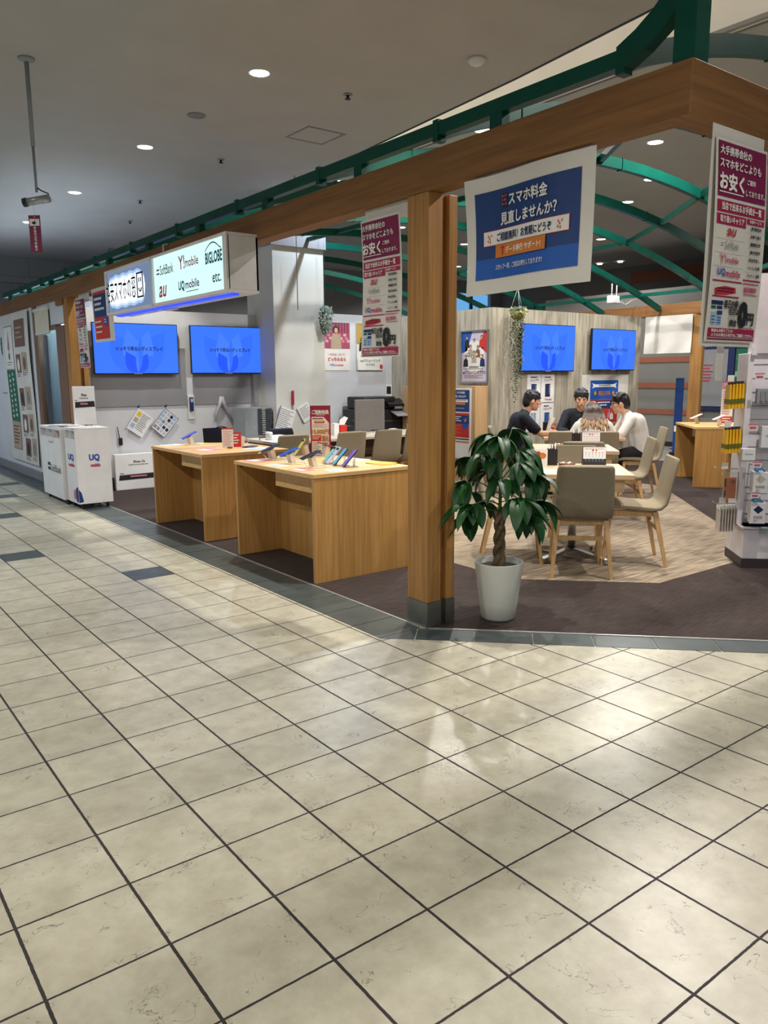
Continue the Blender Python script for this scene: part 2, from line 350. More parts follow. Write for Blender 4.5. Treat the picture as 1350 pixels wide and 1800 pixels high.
# concourse ceiling up to the bulkhead, white cove strip and shop ceiling
z = CEIL
dark = [(4.63, -9), (4.60, 1.2), (4.806, 2.875), (4.968, 4.825), (5.136, 6.75), (5.304, 8.8), (5.42, 16.5)]
struct(MB().prism([(-9, 16.5), (-9, -9)] + dark, z, z + .03), 'ceiling', CEILM)
struct(MB().box((5.40, -9, z), (5.46, 16.5, z + .50)).box((4.3, -9, z + .42), (5.46, 16.5, z + .5)), 'ceiling_cove', COVE)
struct(MB().bar([(a - .25, b, z + .235) for a, b in dark], .02, .4), 'trim_12', COVE)
t = thing('cove_light', 'continuous cove light strip hidden above the corridor ceiling edge', 'light strip', (0, 0, z + .13))
MB().bar([(a - .10, b, 0) for a, b in dark], .03, .02).build('led_strip', emit('cove_led', 'fff2e2', 7), t)
struct(MB().box((5.46, -9, z), (20, 18, z + .2)), 'ceiling_shop', CEILM)
struct(MB().bar([(a, b, z + .004) for a, b in dark], .022, .02), 'trim_3', BLK)
struct(MB().box((5.37, -9, z - .012), (5.41, 16.5, z + .02)).box((5.47, -9, z - .01), (5.49, 16.5, z + .02)), 'trim_4', mat('grey_trim', '8c8c8a', .4))
struct(MB().box((-9, 16.5, 3.48), (5.4, 16.7, 4.2)).box((-9, 16.7, 3.3), (5.4, 22, 3.5)), 'wall_end', mat('end_wall', '9b9a97', .8))
q = MB()
for x in (-.2, 1.1, 2.55, 3.9): q.box((x, 16.48, 3.62), (x + .015, 16.5, 4.0))
q.box((-9, 16.47, 3.60), (5.4, 16.5, 3.625)); struct(q, 'trim_5', INKG)
# corridor wall beyond the second post
struct(MB().box((2.12, 9.12, .12), (2.3, 16.5, 2.36)), 'wall_corridor', WHITE)
struct(MB().box((2.09, 9.12, 0), (2.3, 16.5, .12)), 'baseboard_corridor', GREYP)
# television wall, white column, poster wall
struct(MB().box((2.335, 7.70, 0), (4.9, 7.82, 2.275)), 'wall_television', WHITE)
struct(MB().box((2.42, 7.685, 1.055), (3.66, 7.70, 1.80)).box((3.76, 7.685, 1.055), (4.66, 7.70, 1.80)), 'trim_6', GREYP)
struct(MB().box((2.335, 7.69, 0), (4.9, 7.70, .10)), 'baseboard_television', BLK)
struct(MB().box((4.75, 7.20, 0), (5.56, 7.95, 3.16)), 'wall_column', COLW)
struct(MB().box((4.72, 7.17, 3.16), (5.59, 7.98, 3.33)), 'trim_7', GREYP)
struct(MB().box((5.56, 7.24, 0), (6.82, 7.36, 2.305)), 'wall_poster', WHITE)
struct(MB().box((6.80, 5.10, 0), (10.04, 5.22, 2.295)).box((6.80, 5.22, 0), (6.92, 7.24, 2.295)), 'wall_partition', PART)
# far walls beyond the shop
FW = mat('far_grey_wall', '7c7b76', .8, '767570', 2); OS = mat('orange_stripe', '945840', .7)
struct(MB().box((13.4, 4.4, 0), (13.6, 10.0, 3.1)).box((16.0, 3, 0), (16.2, 18, 4.0)), 'wall_far', FW)
st = MB()
for a, b in ((1.66, 1.77), (1.15, 1.26), (.63, .73)): st.box((13.385, 5.95, a), (13.4, 10.0, b))
st.box((15.98, 6.9, 3.60), (16.0, 9.6, 3.86)); struct(st, 'trim_8', OS)
struct(MB().box((13.36, 5.9, 0), (13.4, 10, .09)), 'baseboard_far', BLK)
struct(MB().box((4.9, 14.0, 0), (20, 14.2, 3.15)).box((4.9, 14, 3.68), (20, 14.2, 4.0)).box((4.9, 14, 3.15), (14.2, 14.2, 3.68)).box((15.62, 14, 3.15), (20, 14.2, 3.68)), 'wall_back', mat('back_wall', '8a8b8b', .8))
wn = struct(MB().box((14.2, 14.12, 3.15), (15.62, 14.14, 3.68)), 'window_1', emit('sky_glow', '6fb4ee', .9))
struct(MB().box((14.88, 14.02, 3.15), (14.94, 14.1, 3.68)).box((14.2, 14.02, 3.15), (15.62, 14.1, 3.19)), 'trim_9', BLK)
struct(MB().box((13.4, -2.5, 0), (13.6, 4.4, 3.6)), 'wall_far_right', mat('far_right_wall', '8e8f8c', .8))

# ------------------------------------------------------------------ timber portal
bm = thing('timber_beam', 'long oak beam running above the shop edge along the corridor', 'beam', (2.18, -.58, 2.36))
MB().box((-.06, .001, 0), (.06, 11.9, .19)).build('beam_rail', OAK_Y, bm, bevel=.004)
for y in (8.26,): MB().box((-.07, y - .07, -.07), (.09, y + .23, 0)).build('beam_bracket', OAK_Y, bm, bevel=.003)
b2 = thing('timber_beam', 'shorter oak beam turning the corner away to the right', 'beam', (2.24, -.52, 2.36))
MB().box((-.1195, -.0608, -.0005), (3.3, .06, .1905)).build('beam_rail', OAK_X, b2, bevel=.004)
b3 = thing('timber_beam', 'distant oak beam behind the partition wall', 'beam', (11.0, 4.55, 2.36))
MB().box((-.06, 0, 0), (.06, 8.0, .19)).build('beam_rail', OAK_Y, b3, bevel=.004)
b4 = thing('timber_beam', 'far oak beam on the right, behind the hanging purple sign', 'beam', (10.98, 4.55, 2.36), math.radians(-135))
MB().box((.08, -.06, 0), (5, .06, .19)).build('beam_rail', OAK_X, b4, bevel=.004)
def post(label, x, y, h, rz=0, big=True):
    t = thing('timber_post', label, 'post', (x, y, 0), rz)
    MB().box((0, 0, .15), (.10, .175, h)).build('post_face', OAK_Z, t, bevel=.004)
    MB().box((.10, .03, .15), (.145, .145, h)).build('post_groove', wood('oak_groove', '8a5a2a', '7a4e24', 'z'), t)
    MB().box((.145, 0, .15), (.205, .175, h)).build('post_back', OAK_Z, t, bevel=.004)
    MB().box((-.003, -.003, .004), (.103, .178, .15)).box((.103, .03, .004), (.142, .145, .15)).box((.142, -.003, .004), (.208, .178, .15)).build('post_shoe', ZINC, t, bevel=.002)
    return t
post('tall oak corner post with grey metal foot beside the potted tree', 2.128, .90, 2.36)
post('oak post at the far left beside the glass shopfront', 2.128, 7.48, 2.36)
post('distant oak post behind the right-hand display desk', 10.98, 4.62, 2.36, .35)
# ------------------------------------------------------------------ green vaulted lattice
ribs = {}
def rib_end(k): return min(10.35, -.23 + 1.12 * k + 6.2)
def rib_z(k, x):
    xe = rib_end(k); h = .65 * ((xe - 2.19) / 8.2) ** .8; c = (2.19 + xe) / 2; return 2.66 + h * (1 - ((x - c) / (xe - c)) ** 2)
where = ['over the front corner', 'behind the corner post', 'above the service tables', 'above the blue banner', 'over the partition televisions', 'fifth back from the corner', 'sixth back from the corner', 'seventh back from the corner', 'above the white column', 'ninth back from the corner', 'tenth back near the far end']
for k in range(11):
    y = -.23 + 1.12 * k; xe = rib_end(k) + (.55 if k >= 4 else 0)
    pts = [(2.19 + (xe - 2.19) * i / 22, y, rib_z(k, 2.19 + (xe - 2.19) * i / 22)) for i in range(23)]
    t = thing('green_roof_rib', 'curved green steel rib spanning the shop, ' + where[k], 'roof rib', (2.19, y, 2.66), 0, 'green ribs over the shop')
    MB().bar([(a - 2.19, b - y, c - 2.66) for a, b, c in pts], .05, .085).build('rib_bar', GREEN, t)
    for f in (.12, .3, .5, .7, .88):
        x = 2.19 + (xe - 2.19) * f; MB().box((x - 2.19 - .006, -.03, rib_z(k, x) - 2.66 - .05), (x - 2.19 + .006, .03, rib_z(k, x) - 2.66 + .05)).build('joint_plate', GREEN, t)
t = thing('green_ring_chord', 'straight green steel chord with posts standing on the corridor beam', 'roof chord', (2.19, -.23, 2.66))
for k in range(10):
    MB().bar([(0, 1.12 * k, 0), (0, 1.12 * k + 1.12, 0)], .05, .065).build('chord_bar', GREEN, t)
    MB().box((-.028, 1.12 * k - .02, -.06), (.028, 1.12 * k + .02, .045)).build('joint_plate', GREEN, t)
    MB().box((-.025, 1.12 * k + .65, -.115), (.025, 1.12 * k + .73, -.03)).build('chord_post', GREEN, t)
t = thing('green_corner_arch', 'green steel arch rising to a post at the beam corner', 'roof arch', (2.19, -.52, 2.55))
MB().box((-.045, -.05, 0), (.045, .04, 1.2)).build('corner_post', GREEN, t)
MB().bar([(0, .29, .11), (0, .2, .15), (0, .12, .20), (0, .06, .255), (0, -.02, .36), (0, -.1, .5)], .06, .095, up=(0, .6, 1)).build('arch_bar', GREEN, t)
MB().bar([(.02, .02, .44), (1.2, .05, 1.0)], .04, .05).build('tie_bar', GREEN, t)
def purlin(label, pts):
    a = Vector(pts[0]); t = thing('green_purlin', label, 'purlin', tuple(a), 0, 'green purlins under the ribs')
    for i in range(len(pts) - 1): MB().bar([Vector(pts[i]) - a, Vector(pts[i + 1]) - a], .04, .05).build('purlin_bar', GREEN, t)
R_ = lambda k, x: (x, -.23 + 1.12 * k, rib_z(k, x))
purlin('green purlin zigzagging between ribs behind the purple hanging sign', [R_(1, 5.45), R_(2, 6.44), R_(3, 7.48), R_(4, 8.41), R_(5, 8.45), R_(6, 8.45), R_(7, 8.45), R_(8, 8.45)])
purlin('green purlin crossing the ribs just inside the corner', [R_(1, 3.92), R_(2, 4.93), R_(3, 5.3), R_(4, 5.3), R_(5, 5.3), R_(6, 5.3), R_(7, 5.3), R_(8, 5.3), R_(9, 5.3)])
purlin('green edge purlin above the far beam', [(8.2, 2.01, 2.66), (10.35, 4.25, 2.66), (10.35, 5.4, 2.66), (10.35, 6.5, 2.66), (10.35, 8.7, 2.66), (10.35, 10.9, 2.66)])
purlin('green purlin in the nearer part of the vault', [R_(3, 3.6), R_(4, 3.6), R_(5, 3.6), R_(6, 3.6), R_(7, 3.6), R_(8, 3.6)])

# ------------------------------------------------------------------ ceiling lamps
def lamp(label, x, y, col, watts, group, zc=CEIL, r=.085, cone=150):
    t = thing('ceiling_downlight', label, 'downlight', (x, y, zc), 0, group)
    MB().lathe([(r * .98, -.004), (r * 1.12, -.010), (r * 1.2, -.002), (r * 1.2, .004), (r * .98, .004)], n=20, caps=False).build('trim_ring', WPLAS, t)
    MB().lathe([(1e-4, -.003), (r, -.003), (r, .004)], n=20).build('lens', emit('lamp_lens', 'fff4e4', 14), t)
    if watts:
        L = bpy.data.lights.new('downlight', 'SPOT'); L.energy = watts; L.color = col; L.spot_size = math.radians(cone); L.spot_blend = .35; L.shadow_soft_size = .04
        o = bpy.data.objects.new('downlight_beam', L); C.objects.link(o); o.parent = t; o.location = (0, 0, -.02)
cn = ['nearest of the corridor row, above the shop corner', 'nearest one in view in the corridor row', 'second in view in the corridor row', 'third in view in the corridor row', 'half hidden by the hanging camera sign']
G1, G2 = 'corridor ceiling downlights', 'shop ceiling downlights'
for i, y in enumerate((1.37, 4.08, 6.79, 9.52, 12.16)):
    lamp('round white downlight, ' + cn[i], 2.92, y, COOL if i > 2 else WARM, LAMP_W * (1.5, 1.4, 1.2, 1.5, 1.8)[i], G1, cone=(66, 66, 80, 110, 120)[i])
for i, y in enumerate((-3.4, -.7, 2.0, 4.8)): lamp('round white downlight outside the view over the corridor', -1.8, y, WARM, LAMP_W * .74, G1)
for i, y in enumerate((7.5, 10.2, 13.0)): lamp('added white downlight far along the other side of the corridor, outside the view', -1.8, y, COOL, LAMP_W * .8, G1)  # unseen lamps added to brighten the far end of the corridor
lamp('round white downlight in front of the product rack, outside the view', 4.3, -.35, PINK, LAMP_W * 1.3, G2)
lamp('round white downlight behind the viewer over the corridor', 1.2, -3.6, WARM, LAMP_W * 1.0, G1)
sh = [(5.60, 1.38, 'seen beside the corner arch'), (5.60, 4.09, 'seen above the beam near the corner post'), (5.60, 6.83, 'seen above the beam left of the post'),
      (7.48, 3.25, 'topmost right of the blue banner'), (8.91, 4.28, 'second one right of the blue banner'), (9.84, 5.31, 'third one right of the blue banner'), (7.95, 6.4, 'hidden above the blue banner'),
      (8.34, 11.43, 'beside the white column'), (10.44, 9.54, 'between post and banner'), (5.6, 9.6, 'above the television wall'), (8.3, 8.9, 'over the area behind the partition'), (12.2, 7.6, 'over the far striped wall'), (12.2, 2.4, 'added over the far notice boards'), (12.5, 12, 'in the distance'), (10.2, 2.2, 'hidden behind the purple hanging sign')]  # the lamp over the notice boards is added to lighten the far wall
for x, y, s in sh:
    lamp('round white downlight in the shop ceiling, ' + s, x, y, PINK if y < 2 else ((1, .98, .93) if y < 5 else ((1, .97, .94) if x > 6 else COOL)), FAR_W if (y > 8 or x > 9) else INNER_W * (1.9 if x == 5.6 and y < 5 else 1), G2)
for i, (x, y) in enumerate(((14.6, 11.2), (14.7, 10.5), (14.9, 9.7), (15, 9.2), (13.2, 12.4), (13.3, 11.9))):
    lamp('tiny paired spotlight in the distant ceiling', x, y, WARM, 0, 'distant spotlights', 3.98, .06)
# ceiling fittings
for i, (x, y, s) in enumerate(((3.83, 4.06, 'near the access hatch'), (3.84, 6.76, 'between two corridor downlights'), (3.84, 9.47, 'further down the corridor'), (4.25, 11.06, 'close to the green chord at the far left'))):
    t = thing('sprinkler_head', 'small dark sprinkler head in the ceiling ' + s, 'sprinkler', (x, y, CEIL), 0, 'ceiling sprinklers')
    MB().lathe([(.045, -.004), (.04, -.008), (.02, -.010), (.02, .0)], n=14).build('rosette', GREYM, t)
    MB().lathe([(.012, -.008), (.012, -.035), (.028, -.038), (.028, -.044)], n=10).build('deflector', BLK, t)
t = thing('smoke_detector', 'white round smoke detector on the ceiling near the cove', 'smoke detector', (4.22, 2.75, CEIL))
MB().lathe([(.075, 0), (.075, -.02), (.05, -.045), (.03, -.055), (1e-4, -.055)], n=20).build('housing', WPLAS, t); MB().lathe([(.052, -.034), (.053, -.042)], n=20, caps=False).build('slot_ring', INKB, t)
t = thing('ceiling_speaker', 'flat round speaker grille in the corridor ceiling', 'speaker', (2.94, 5.43, CEIL))
MB().lathe([(.09, .0), (.09, -.008), (1e-4, -.010)], n=20).build('grille', GREYP, t)
t = thing('access_hatch', 'square access hatch with grey frame in the ceiling', 'hatch', (4.26, 5.30, CEIL))
fr = MB()
for a, b in (((-.24, -.24), (.24, -.215)), ((-.24, .215), (.24, .24)), ((-.24, -.215), (-.215, .215)), ((.215, -.215), (.24, .215))): fr.box((a[0], a[1], -.006), (b[0], b[1], .002))
fr.build('hatch_frame', INKG, t); MB().box((-.21, -.21, -.003), (.21, .21, .002)).build('hatch_panel', CEILM, t)
# security camera on pole and its sign
t = thing('security_camera', 'silver bullet camera on a long ceiling pole at upper left', 'security camera', (1.235, 4.93, 2.90))
MB().lathe([(.065, 1.10), (.065, 1.085), (.02, 1.07)], n=18).build('ceiling_flange', GREYM, t)
MB().tube([(0, 0, 1.08), (0, 0, .42)], .018, 10).tube([(0, 0, .42), (0, 0, .06)], .011, 10).build('pole', GREYM, t)
MB().tube([(-.075, .055, -.02), (.085, -.06, .012)], .032, 14).build('camera_body', mat('silver', 'b4b8bc', .3, metal=.6), t)
MB().tube([(-.095, .07, -.024), (-.07, .052, -.019)], .036, 14).build('lens_hood', BLK, t)
MB().tube([(0, 0, .10), (.03, -.02, .075), (.08, -.05, .05), (.08, -.055, .01)], .006, 6).build('cable', BLK, t)
s = Sheet(.10, .30, PURP, .003); s.rect(.008, .03, .092, .085, INKW); s.oval(.045, .062, .018, .012, INKB, 2); s.rect(.05, .04, .056, .055, INKB, 2); s.oval(.052, .012, .004, .004, INKW, 2)
s.vtext('安全カメラ作動中', .05, .09, .292, INKW, bold=.02)
o = s.build('camera_notice', 'narrow purple hanging notice below the security camera', 'notice', (1.165, 4.98, 2.775), -.69)
MB().tube([(.05, .001, 0), (.05, .001, .06), (.068, -.055, .10)], .0012, 4).build('hanging_cord', INKG, o)
# ================================================================== SIGNS AND BANNERS
def purple_sign(label, loc, rz, wave, wide=.36, detail=True):
    W, H = wide, .765
    s = Sheet(W, H, VINYL, .002, wave, 10); k = W / .36; X = lambda x: x * k
    s.rect(X(.012), .012, X(.348), .215, PURP, 1, 6)
    s.text('大手携帯会社の', X(.018), .045, .032, INKW, X(.215), bold=.02, left=True)
    s.text('スマホをどこよりも', X(.018), .092, .032, INKW, X(.285), bold=.02, left=True)
    s.text('お安く', X(.018), .158, .062, INKW, X(.165), bold=.03, left=True); s.rect(X(.018), .196, X(.185), .200, INKW, 2)
    s.text('ご提供', X(.235), .142, .02, INKW, X(.06), bold=.015); s.text('しております。', X(.265), .184, .022, INKW, X(.135), bold=.015)
    s.rect(X(.012), .228, X(.348), .272, CRIM, 1, 6); s.text('当店で出来るお手続き一覧', X(.175), .25, .028, INKW, X(.28), bold=.02)
    s.rect(X(.012), .278, X(.215), .318, CRIM, 1, 4); s.text('取り扱いキャリア', X(.11), .298, .026, INKW, X(.165), bold=.02)
    s.rect(X(.222), .278, X(.348), .300, CRIM, 1, 3); s.text('各種サービス', X(.275), .289, .013, INKW, X(.085), bold=.01)
    for i in range(1, 4): s.rect(X(.012), .318 + .052 * i, X(.215), .3195 + .052 * i, LINE)
    for i in range(1, 7): s.rect(X(.222), .300 + .0305 * i, X(.348), .301 + .0305 * i, LINE)
    s.text('au', X(.112), .344, .028, INKR, X(.062), bold=.01, shear=.25)
    s.rect(X(.05), .386, X(.066), .389, INKG); s.rect(X(.05), .395, X(.066), .398, INKG); s.text('SoftBank', X(.072), .393, .03, INKG, X(.095), left=True)
    s.text('Y!', X(.042), .447, .036, INKR, X(.04), left=True); s.text('mobile', X(.086), .449, .022, INKM, X(.085), left=True, bold=.01)
    s.text('UQ', X(.034), .498, .03, INKU, X(.05), left=True, bold=.02); s.text('mobile', X(.09), .5, .026, INKM, X(.1), left=True, bold=.02)
    for i, tx in enumerate(('新規契約', 'お乗り換え', '機種変更', '操作説明', '料金見直し', 'ウイルス対策', 'バッテリー診断')):
        s.text(tx, X(.285), .315 + .0305 * i, .014, INKB, X(.05 + .006 * len(tx)), bold=.02)
    s.rect(X(.012), .527, X(.215), .533, CRIM, 1, 4); s.rect(X(.222), .514, X(.348), .520, CRIM, 1, 3)
    s.lines(X(.222), .528, X(.345), .538, 1, INKM, seed=3); s.text('設定無料', X(.275), .555, .022, INKM, X(.09), bold=.02); s.lines(X(.235), .572, X(.34), .580, 1, INKM, seed=4)
    s.poly([(X(.03), .56), (X(.10), .548), (X(.175), .552), (X(.18), .572), (X(.11), .582), (X(.035), .584)], INKR); s.lines(X(.045), .556, X(.17), .578, 2, INKB, 2, .35, 8)
    s.rect(X(.02), .586, X(.205), .592, CRIM, 1, 4)
    s.rect(X(.02), .606, X(.098), .622, INKN); s.rect(X(.02), .626, X(.052), .638, GREENI); s.rect(X(.06), .626, X(.096), .638, INKN)
    s.rect(X(.025), .652, X(.055), .70, LTBL); s.rect(X(.062), .645, X(.096), .70, LTBL); s.rect(X(.062), .645, X(.096), .66, NAVY, 2)
    for i in range(3): s.rect(X(.027), .666 + .012 * i, X(.05), .669 + .012 * i, INKU, 2); s.rect(X(.066), .670 + .010 * i, X(.09), .673 + .010 * i, INKU, 2)
    s.text('毎日お得!', X(.152), .617, .032, INKB, X(.1), bold=.03); s.text('当店は', X(.172), .645, .026, INKB, X(.062), bold=.03)
    s.text('いつでも!', X(.165), .669, .013, INKB, X(.05)); s.text('頭金', X(.175), .69, .026, INKB, X(.052), bold=.03)
    s.text('0', X(.24), .655, .092, INKB, X(.052), bold=.05); s.text('円', X(.298), .672, .046, INKB, X(.046), bold=.04); s.rect(X(.22), .706, X(.33), .708, INKR)
    s.rect(X(.014), .712, X(.346), .748, CRIM, 1, 6)
    s.text('料金もお困りごとも!', X(.03), .722, .013, INKW, X(.15), bold=.02, left=True); s.text('スマホの事なら何でもご相談ください。', X(.03), .739, .014, INKW, X(.30), bold=.02, left=True)
    s.rect(X(.014), .752, X(.346), .758, PURP, 1, 6)
    return s.build('hanging_sign', label, 'sign', loc, rz)
def backing(label, loc, rz, w, h, wave=None):
    s = Sheet(w, h, VINYL, .0015, wave, 10); o = s.flat('backing_sheet', label, 'sheet', loc, rz); return o
purple_sign('long purple and white price banner hanging left of the tall corner post', (2.112, 1.482, 2.292), XF, lambda x, d: .012 * math.sin(5 * d) + .01 * (x / .36) * d)
backing('thin white strip of sheeting above the banner left of the corner post', (2.16, 1.50, 2.359), XF, .39, .09)
purple_sign('long purple and white price banner hanging from the beam end at upper right', (2.300, -.585, 2.312), 0, lambda x, d: -.014 * abs(math.sin(4 * d)), .385)
backing('thin white strip of sheeting above the small purple banner by the far oak post', (2.16, 7.11, 2.359), XF, .39, .10)
backing('white vinyl sheet hanging behind the purple banner at upper right', (2.286, -.576, 2.359), 0, .385, .83)
s = Sheet(.055, .14, VINYL, .001); s.flat('paper_strip', 'short blank white strip dangling below the purple banner at upper right', 'strip', (2.47, -.545, 1.53), 0)
MB().tube([(.03, .001, -.005), (.03, .001, .08)], .001, 4).build('strip_thread', INKG, bpy.data.objects['paper_strip'])
purple_sign('small purple and white price banner beside the far left oak post', (2.112, 7.10, 2.30), XF, lambda x, d: .02 * d)
# large blue banner
wv = lambda x, d: .028 * math.sin(4.2 * d + 1.5 * x) * (1 - x) + .012 * math.sin(9 * x)
s = Sheet(.775, .54, VINYL, .002, wv, 14)
k = [(.06, .075), (.71, .062), (.705, .465), (.06, .475)]
for i in range(10):
    a, b = .06 + .065 * i, .06 + .065 * (i + 1); s.rect(a, .07, b, .375, NAVY); s.rect(a, .375, b, .47, BLUE)
s.text('スマホ料金', .41, .125, .055, INKW, .25, bold=.02); s.rect(.235, .092, .275, .155, INKN, 2)
for i in range(9): s.oval(.243 + .012 * (i % 3), .105 + .018 * (i // 3), .004, .005, RED if i % 2 else ORNG, 3, 6)
s.text('見直しませんか？', .41, .205, .055, INKW, .36, bold=.02)
s.rect(.112, .248, .662, .318, RED, 2, 6); s.rect(.115, .251, .659, .315, PAPER, 3, 6)
s.text('ご相談無料！お気軽にどうぞ', .385, .284, .04, INKN, .36, L=4, bold=.02)
for cx in (.155, .612):
    for dx, dy in ((0, 0), (.012, -.012), (-.01, .012), (.004, .016), (-.008, -.01)): s.poly([(cx + dx, .283 + dy - .008), (cx + dx + .004, .283 + dy), (cx + dx, .283 + dy + .008), (cx + dx - .004, .283 + dy)], RED if dx < .005 else ORNG, 4)
s.rect(.198, .318, .535, .378, ORNG, 4, 4); s.text('T', .248, .348, .034, INKR, .022, L=5, bold=.04); s.text('データ移行 サポート!', .39, .349, .03, INKW, .235, L=5, bold=.02)
s.text('スタッフ一同、ご来店お待ちしております!!', .36, .42, .026, INKW, .32, bold=.01)
s.build('blue_banner', 'large blue banner with white border hanging right of the corner post', 'banner', (2.112, .615, 2.345), XF)
s = Sheet(.70, .09, VINYL, .001); s.flat('backing_sheet', 'thin white strip of sheeting above the large blue banner', 'sheet', (2.15, .58, 2.359), XF)
# flyer partly behind the light box
s = Sheet(.64, .56, VINYL, .002, lambda x, d: .02 * d, 6); s.rect(.04, .04, .50, .30, NAVY, 1, 4); s.rect(.04, .30, .50, .53, RED, 1, 4)
s.rect(.04, .04, .50, .07, RED, 2); s.lines(.08, .10, .40, .26, 3, INKW, 2, .45, 5); s.lines(.07, .34, .33, .5, 3, INKW, 2, .3, 6); s.rect(.36, .31, .47, .40, BLUE, 2); s.lines(.37, .33, .45, .38, 2, INKW, 3, .4, 6)
s.build('hanging_flyer', 'blue and red flyer on white sheet hanging left of the lit sign box', 'flyer', (2.118, 6.50, 2.358), XF)
# illuminated sign box
t = thing('sign_box', 'long illuminated shop sign box mounted on the corridor beam', 'illuminated sign', (1.89, 5.31, 2.0), XF)
L, H, D = 2.57, .40, .235
MB().box((0, 0, 0), (L, D, .018)).box((0, 0, H - .018), (L, D, H)).box((L - .02, 0, .018), (L, D, H - .018)).box((0, 0, .018), (.02, D, H - .018)).box((0, D - .02, .018), (L, D, H - .018)).build('sign_housing', WPLAS, t, bevel=.003)
MB().box((1.17, -.012, 0), (1.20, .012, H)).box((0, -.012, 0), (L, .0, .022)).box((0, -.012, H - .022), (L, 0, H)).box((L - .055, -.012, .022), (L, .012, H - .022)).box((0, -.012, .022), (.022, .012, H - .022)).build('sign_frame', WPLAS, t, bevel=.002)
MB().box((.02, .012, .02), (1.17, .02, H - .02)).build('name_panel', emit('frosted_panel', '8094b6', .75), t)
MB().box((1.20, .006, .02), (L - .05, .014, H - .02)).build('lit_panel', emit('sign_light', 'd4fbf6', 1.05), t)
HALO = emit('letter_halo', 'f4fbff', 1.3); GLOW = emit('letter_glow', 'a4c2ee', 1.0); LN = mat('sign_letter', '28305a', .4)
g = Sheet(L, H, None); NM = '格安スマホの窓'
v, f, tw, th = glyphs(NM, 0)
def blob(ex, m, yy):
    up_ = []; lo_ = []
    for i in range(60):
        x = .022 + .95 * i / 59; e = math.sqrt(max(0, 1 - abs(2 * i / 59 - 1) ** 9)); up_.append((x, yy, .20 + (.10 + ex + .006 * math.sin(i * .55)) * e)); lo_.append((x, yy, .20 - (.105 + ex + .006 * math.sin(i * .47 + 1)) * e))
    pts = up_ + lo_[::-1]; n = len(up_); g.mb.add(up_ + lo_, [(q, q + 1, n + q + 1, n + q) for q in range(n - 1)], g.mi(m))
blob(.045, GLOW, .0114); blob(.024, emit('letter_glow_inner', 'cfe2fb', 1.1), .0110); blob(.005, HALO, .0106)  # stepped glowing plates stand in for the backlight falling on the panel
g.mb.build('letter_halo', g.mats, t)
g = Sheet(L, H, None); 
for p, q in ((-.013, -.009), (.013, -.009), (-.013, .009), (.013, .009)): g.mb.add([(.03 + (x + p) * .78 / tw, -.012 - p * .02, .105 + (y + q) * .19 / th) for x, y in v], f, g.mi(LN))
x0, x1, z0, z1 = .84, .985, .095, .305
for a, b in (((x0, z0), (x1, z0 + .014)), ((x0, z1 - .014), (x1, z1)), ((x0, z0), (x0 + .014, z1)), ((x1 - .014, z0), (x1, z1))): g.mb.box((a[0], -.014, a[1]), (b[0], -.010, b[1]), g.mi(LN))
for ex in (.89, .935): g.mb.box((ex - .006, -.014, .225), (ex + .006, -.010, .26), g.mi(LN))
g.mb.tube([(.88 + .065 * q / 8, -.012, .175 - .03 * math.sin(math.pi * q / 8)) for q in range(9)], .005, 5, g.mi(LN)); g.mb.build('raised_letters', g.mats, t)
A = 1.20; GY = mat('sign_grey', '5f7072', .5); TE = mat('teal_lettering', '0e6a86', .5); PU = mat('purple_lettering', '7a3aa0', .5)
def brand(fn):
    s = Sheet(L, H); fn(s); o = s.mb.build('brand_mark', s.mats, t); o.location = (0, .004, H)
brand(lambda s: s.rect(A + .06, .115, A + .12, .128, GY).rect(A + .06, .145, A + .12, .158, GY).text('SoftBank', A + .14, .13, .075, GY, .27, left=True, bold=.008))
brand(lambda s: s.text('Y!', A + .52, .115, .10, INKM, .11, left=True, bold=.008).text('mobile', A + .64, .125, .065, INKM, .24, left=True, bold=.01))
def big(s):
    s.text('BIGLOBE', A + 1.14, .14, .075, TE, .27, bold=.03)
    for q in range(12):
        f0 = lambda u: (A + 1.00 + .26 * u, .085 - .05 * math.sin(math.pi * min(1, u * 1.05))); a, b = f0(q / 12), f0((q + 1) / 12); s.poly([a, b, (b[0], b[1] + .009), (a[0], a[1] + .009)], TE)
brand(big)
brand(lambda s: s.text('au', A + .18, .295, .085, INKR, .16, bold=.012, shear=.3))
brand(lambda s: s.text('UQ', A + .50, .29, .075, TE, .11, left=True, bold=.03).text('mobile', A + .63, .285, .06, PU, .25, left=True, bold=.015).rect(A + .64, .335, A + .86, .341, INKG))
brand(lambda s: s.text('etc.', A + 1.18, .285, .06, mat('sign_teal_grey', '2e5a62', .5), .14, bold=.01))
MB().box((.10, .05, -.016), (L - .05, .10, 0)).build('led_strip', emit('led_blue', '2f4cff', 1.2), t)
MB().box((1.15, .08, -.03), (1.35, .14, -.002)).build('mounting_bracket', WPLAS, t)
MB().box((.1, .16, H), (.55, .215, H + .018)).tube([(.95, .2, H), (.95, .2, H + .14), (1.0, .215, H + .14)], .008, 6).build('cable_tray', WPLAS, t)

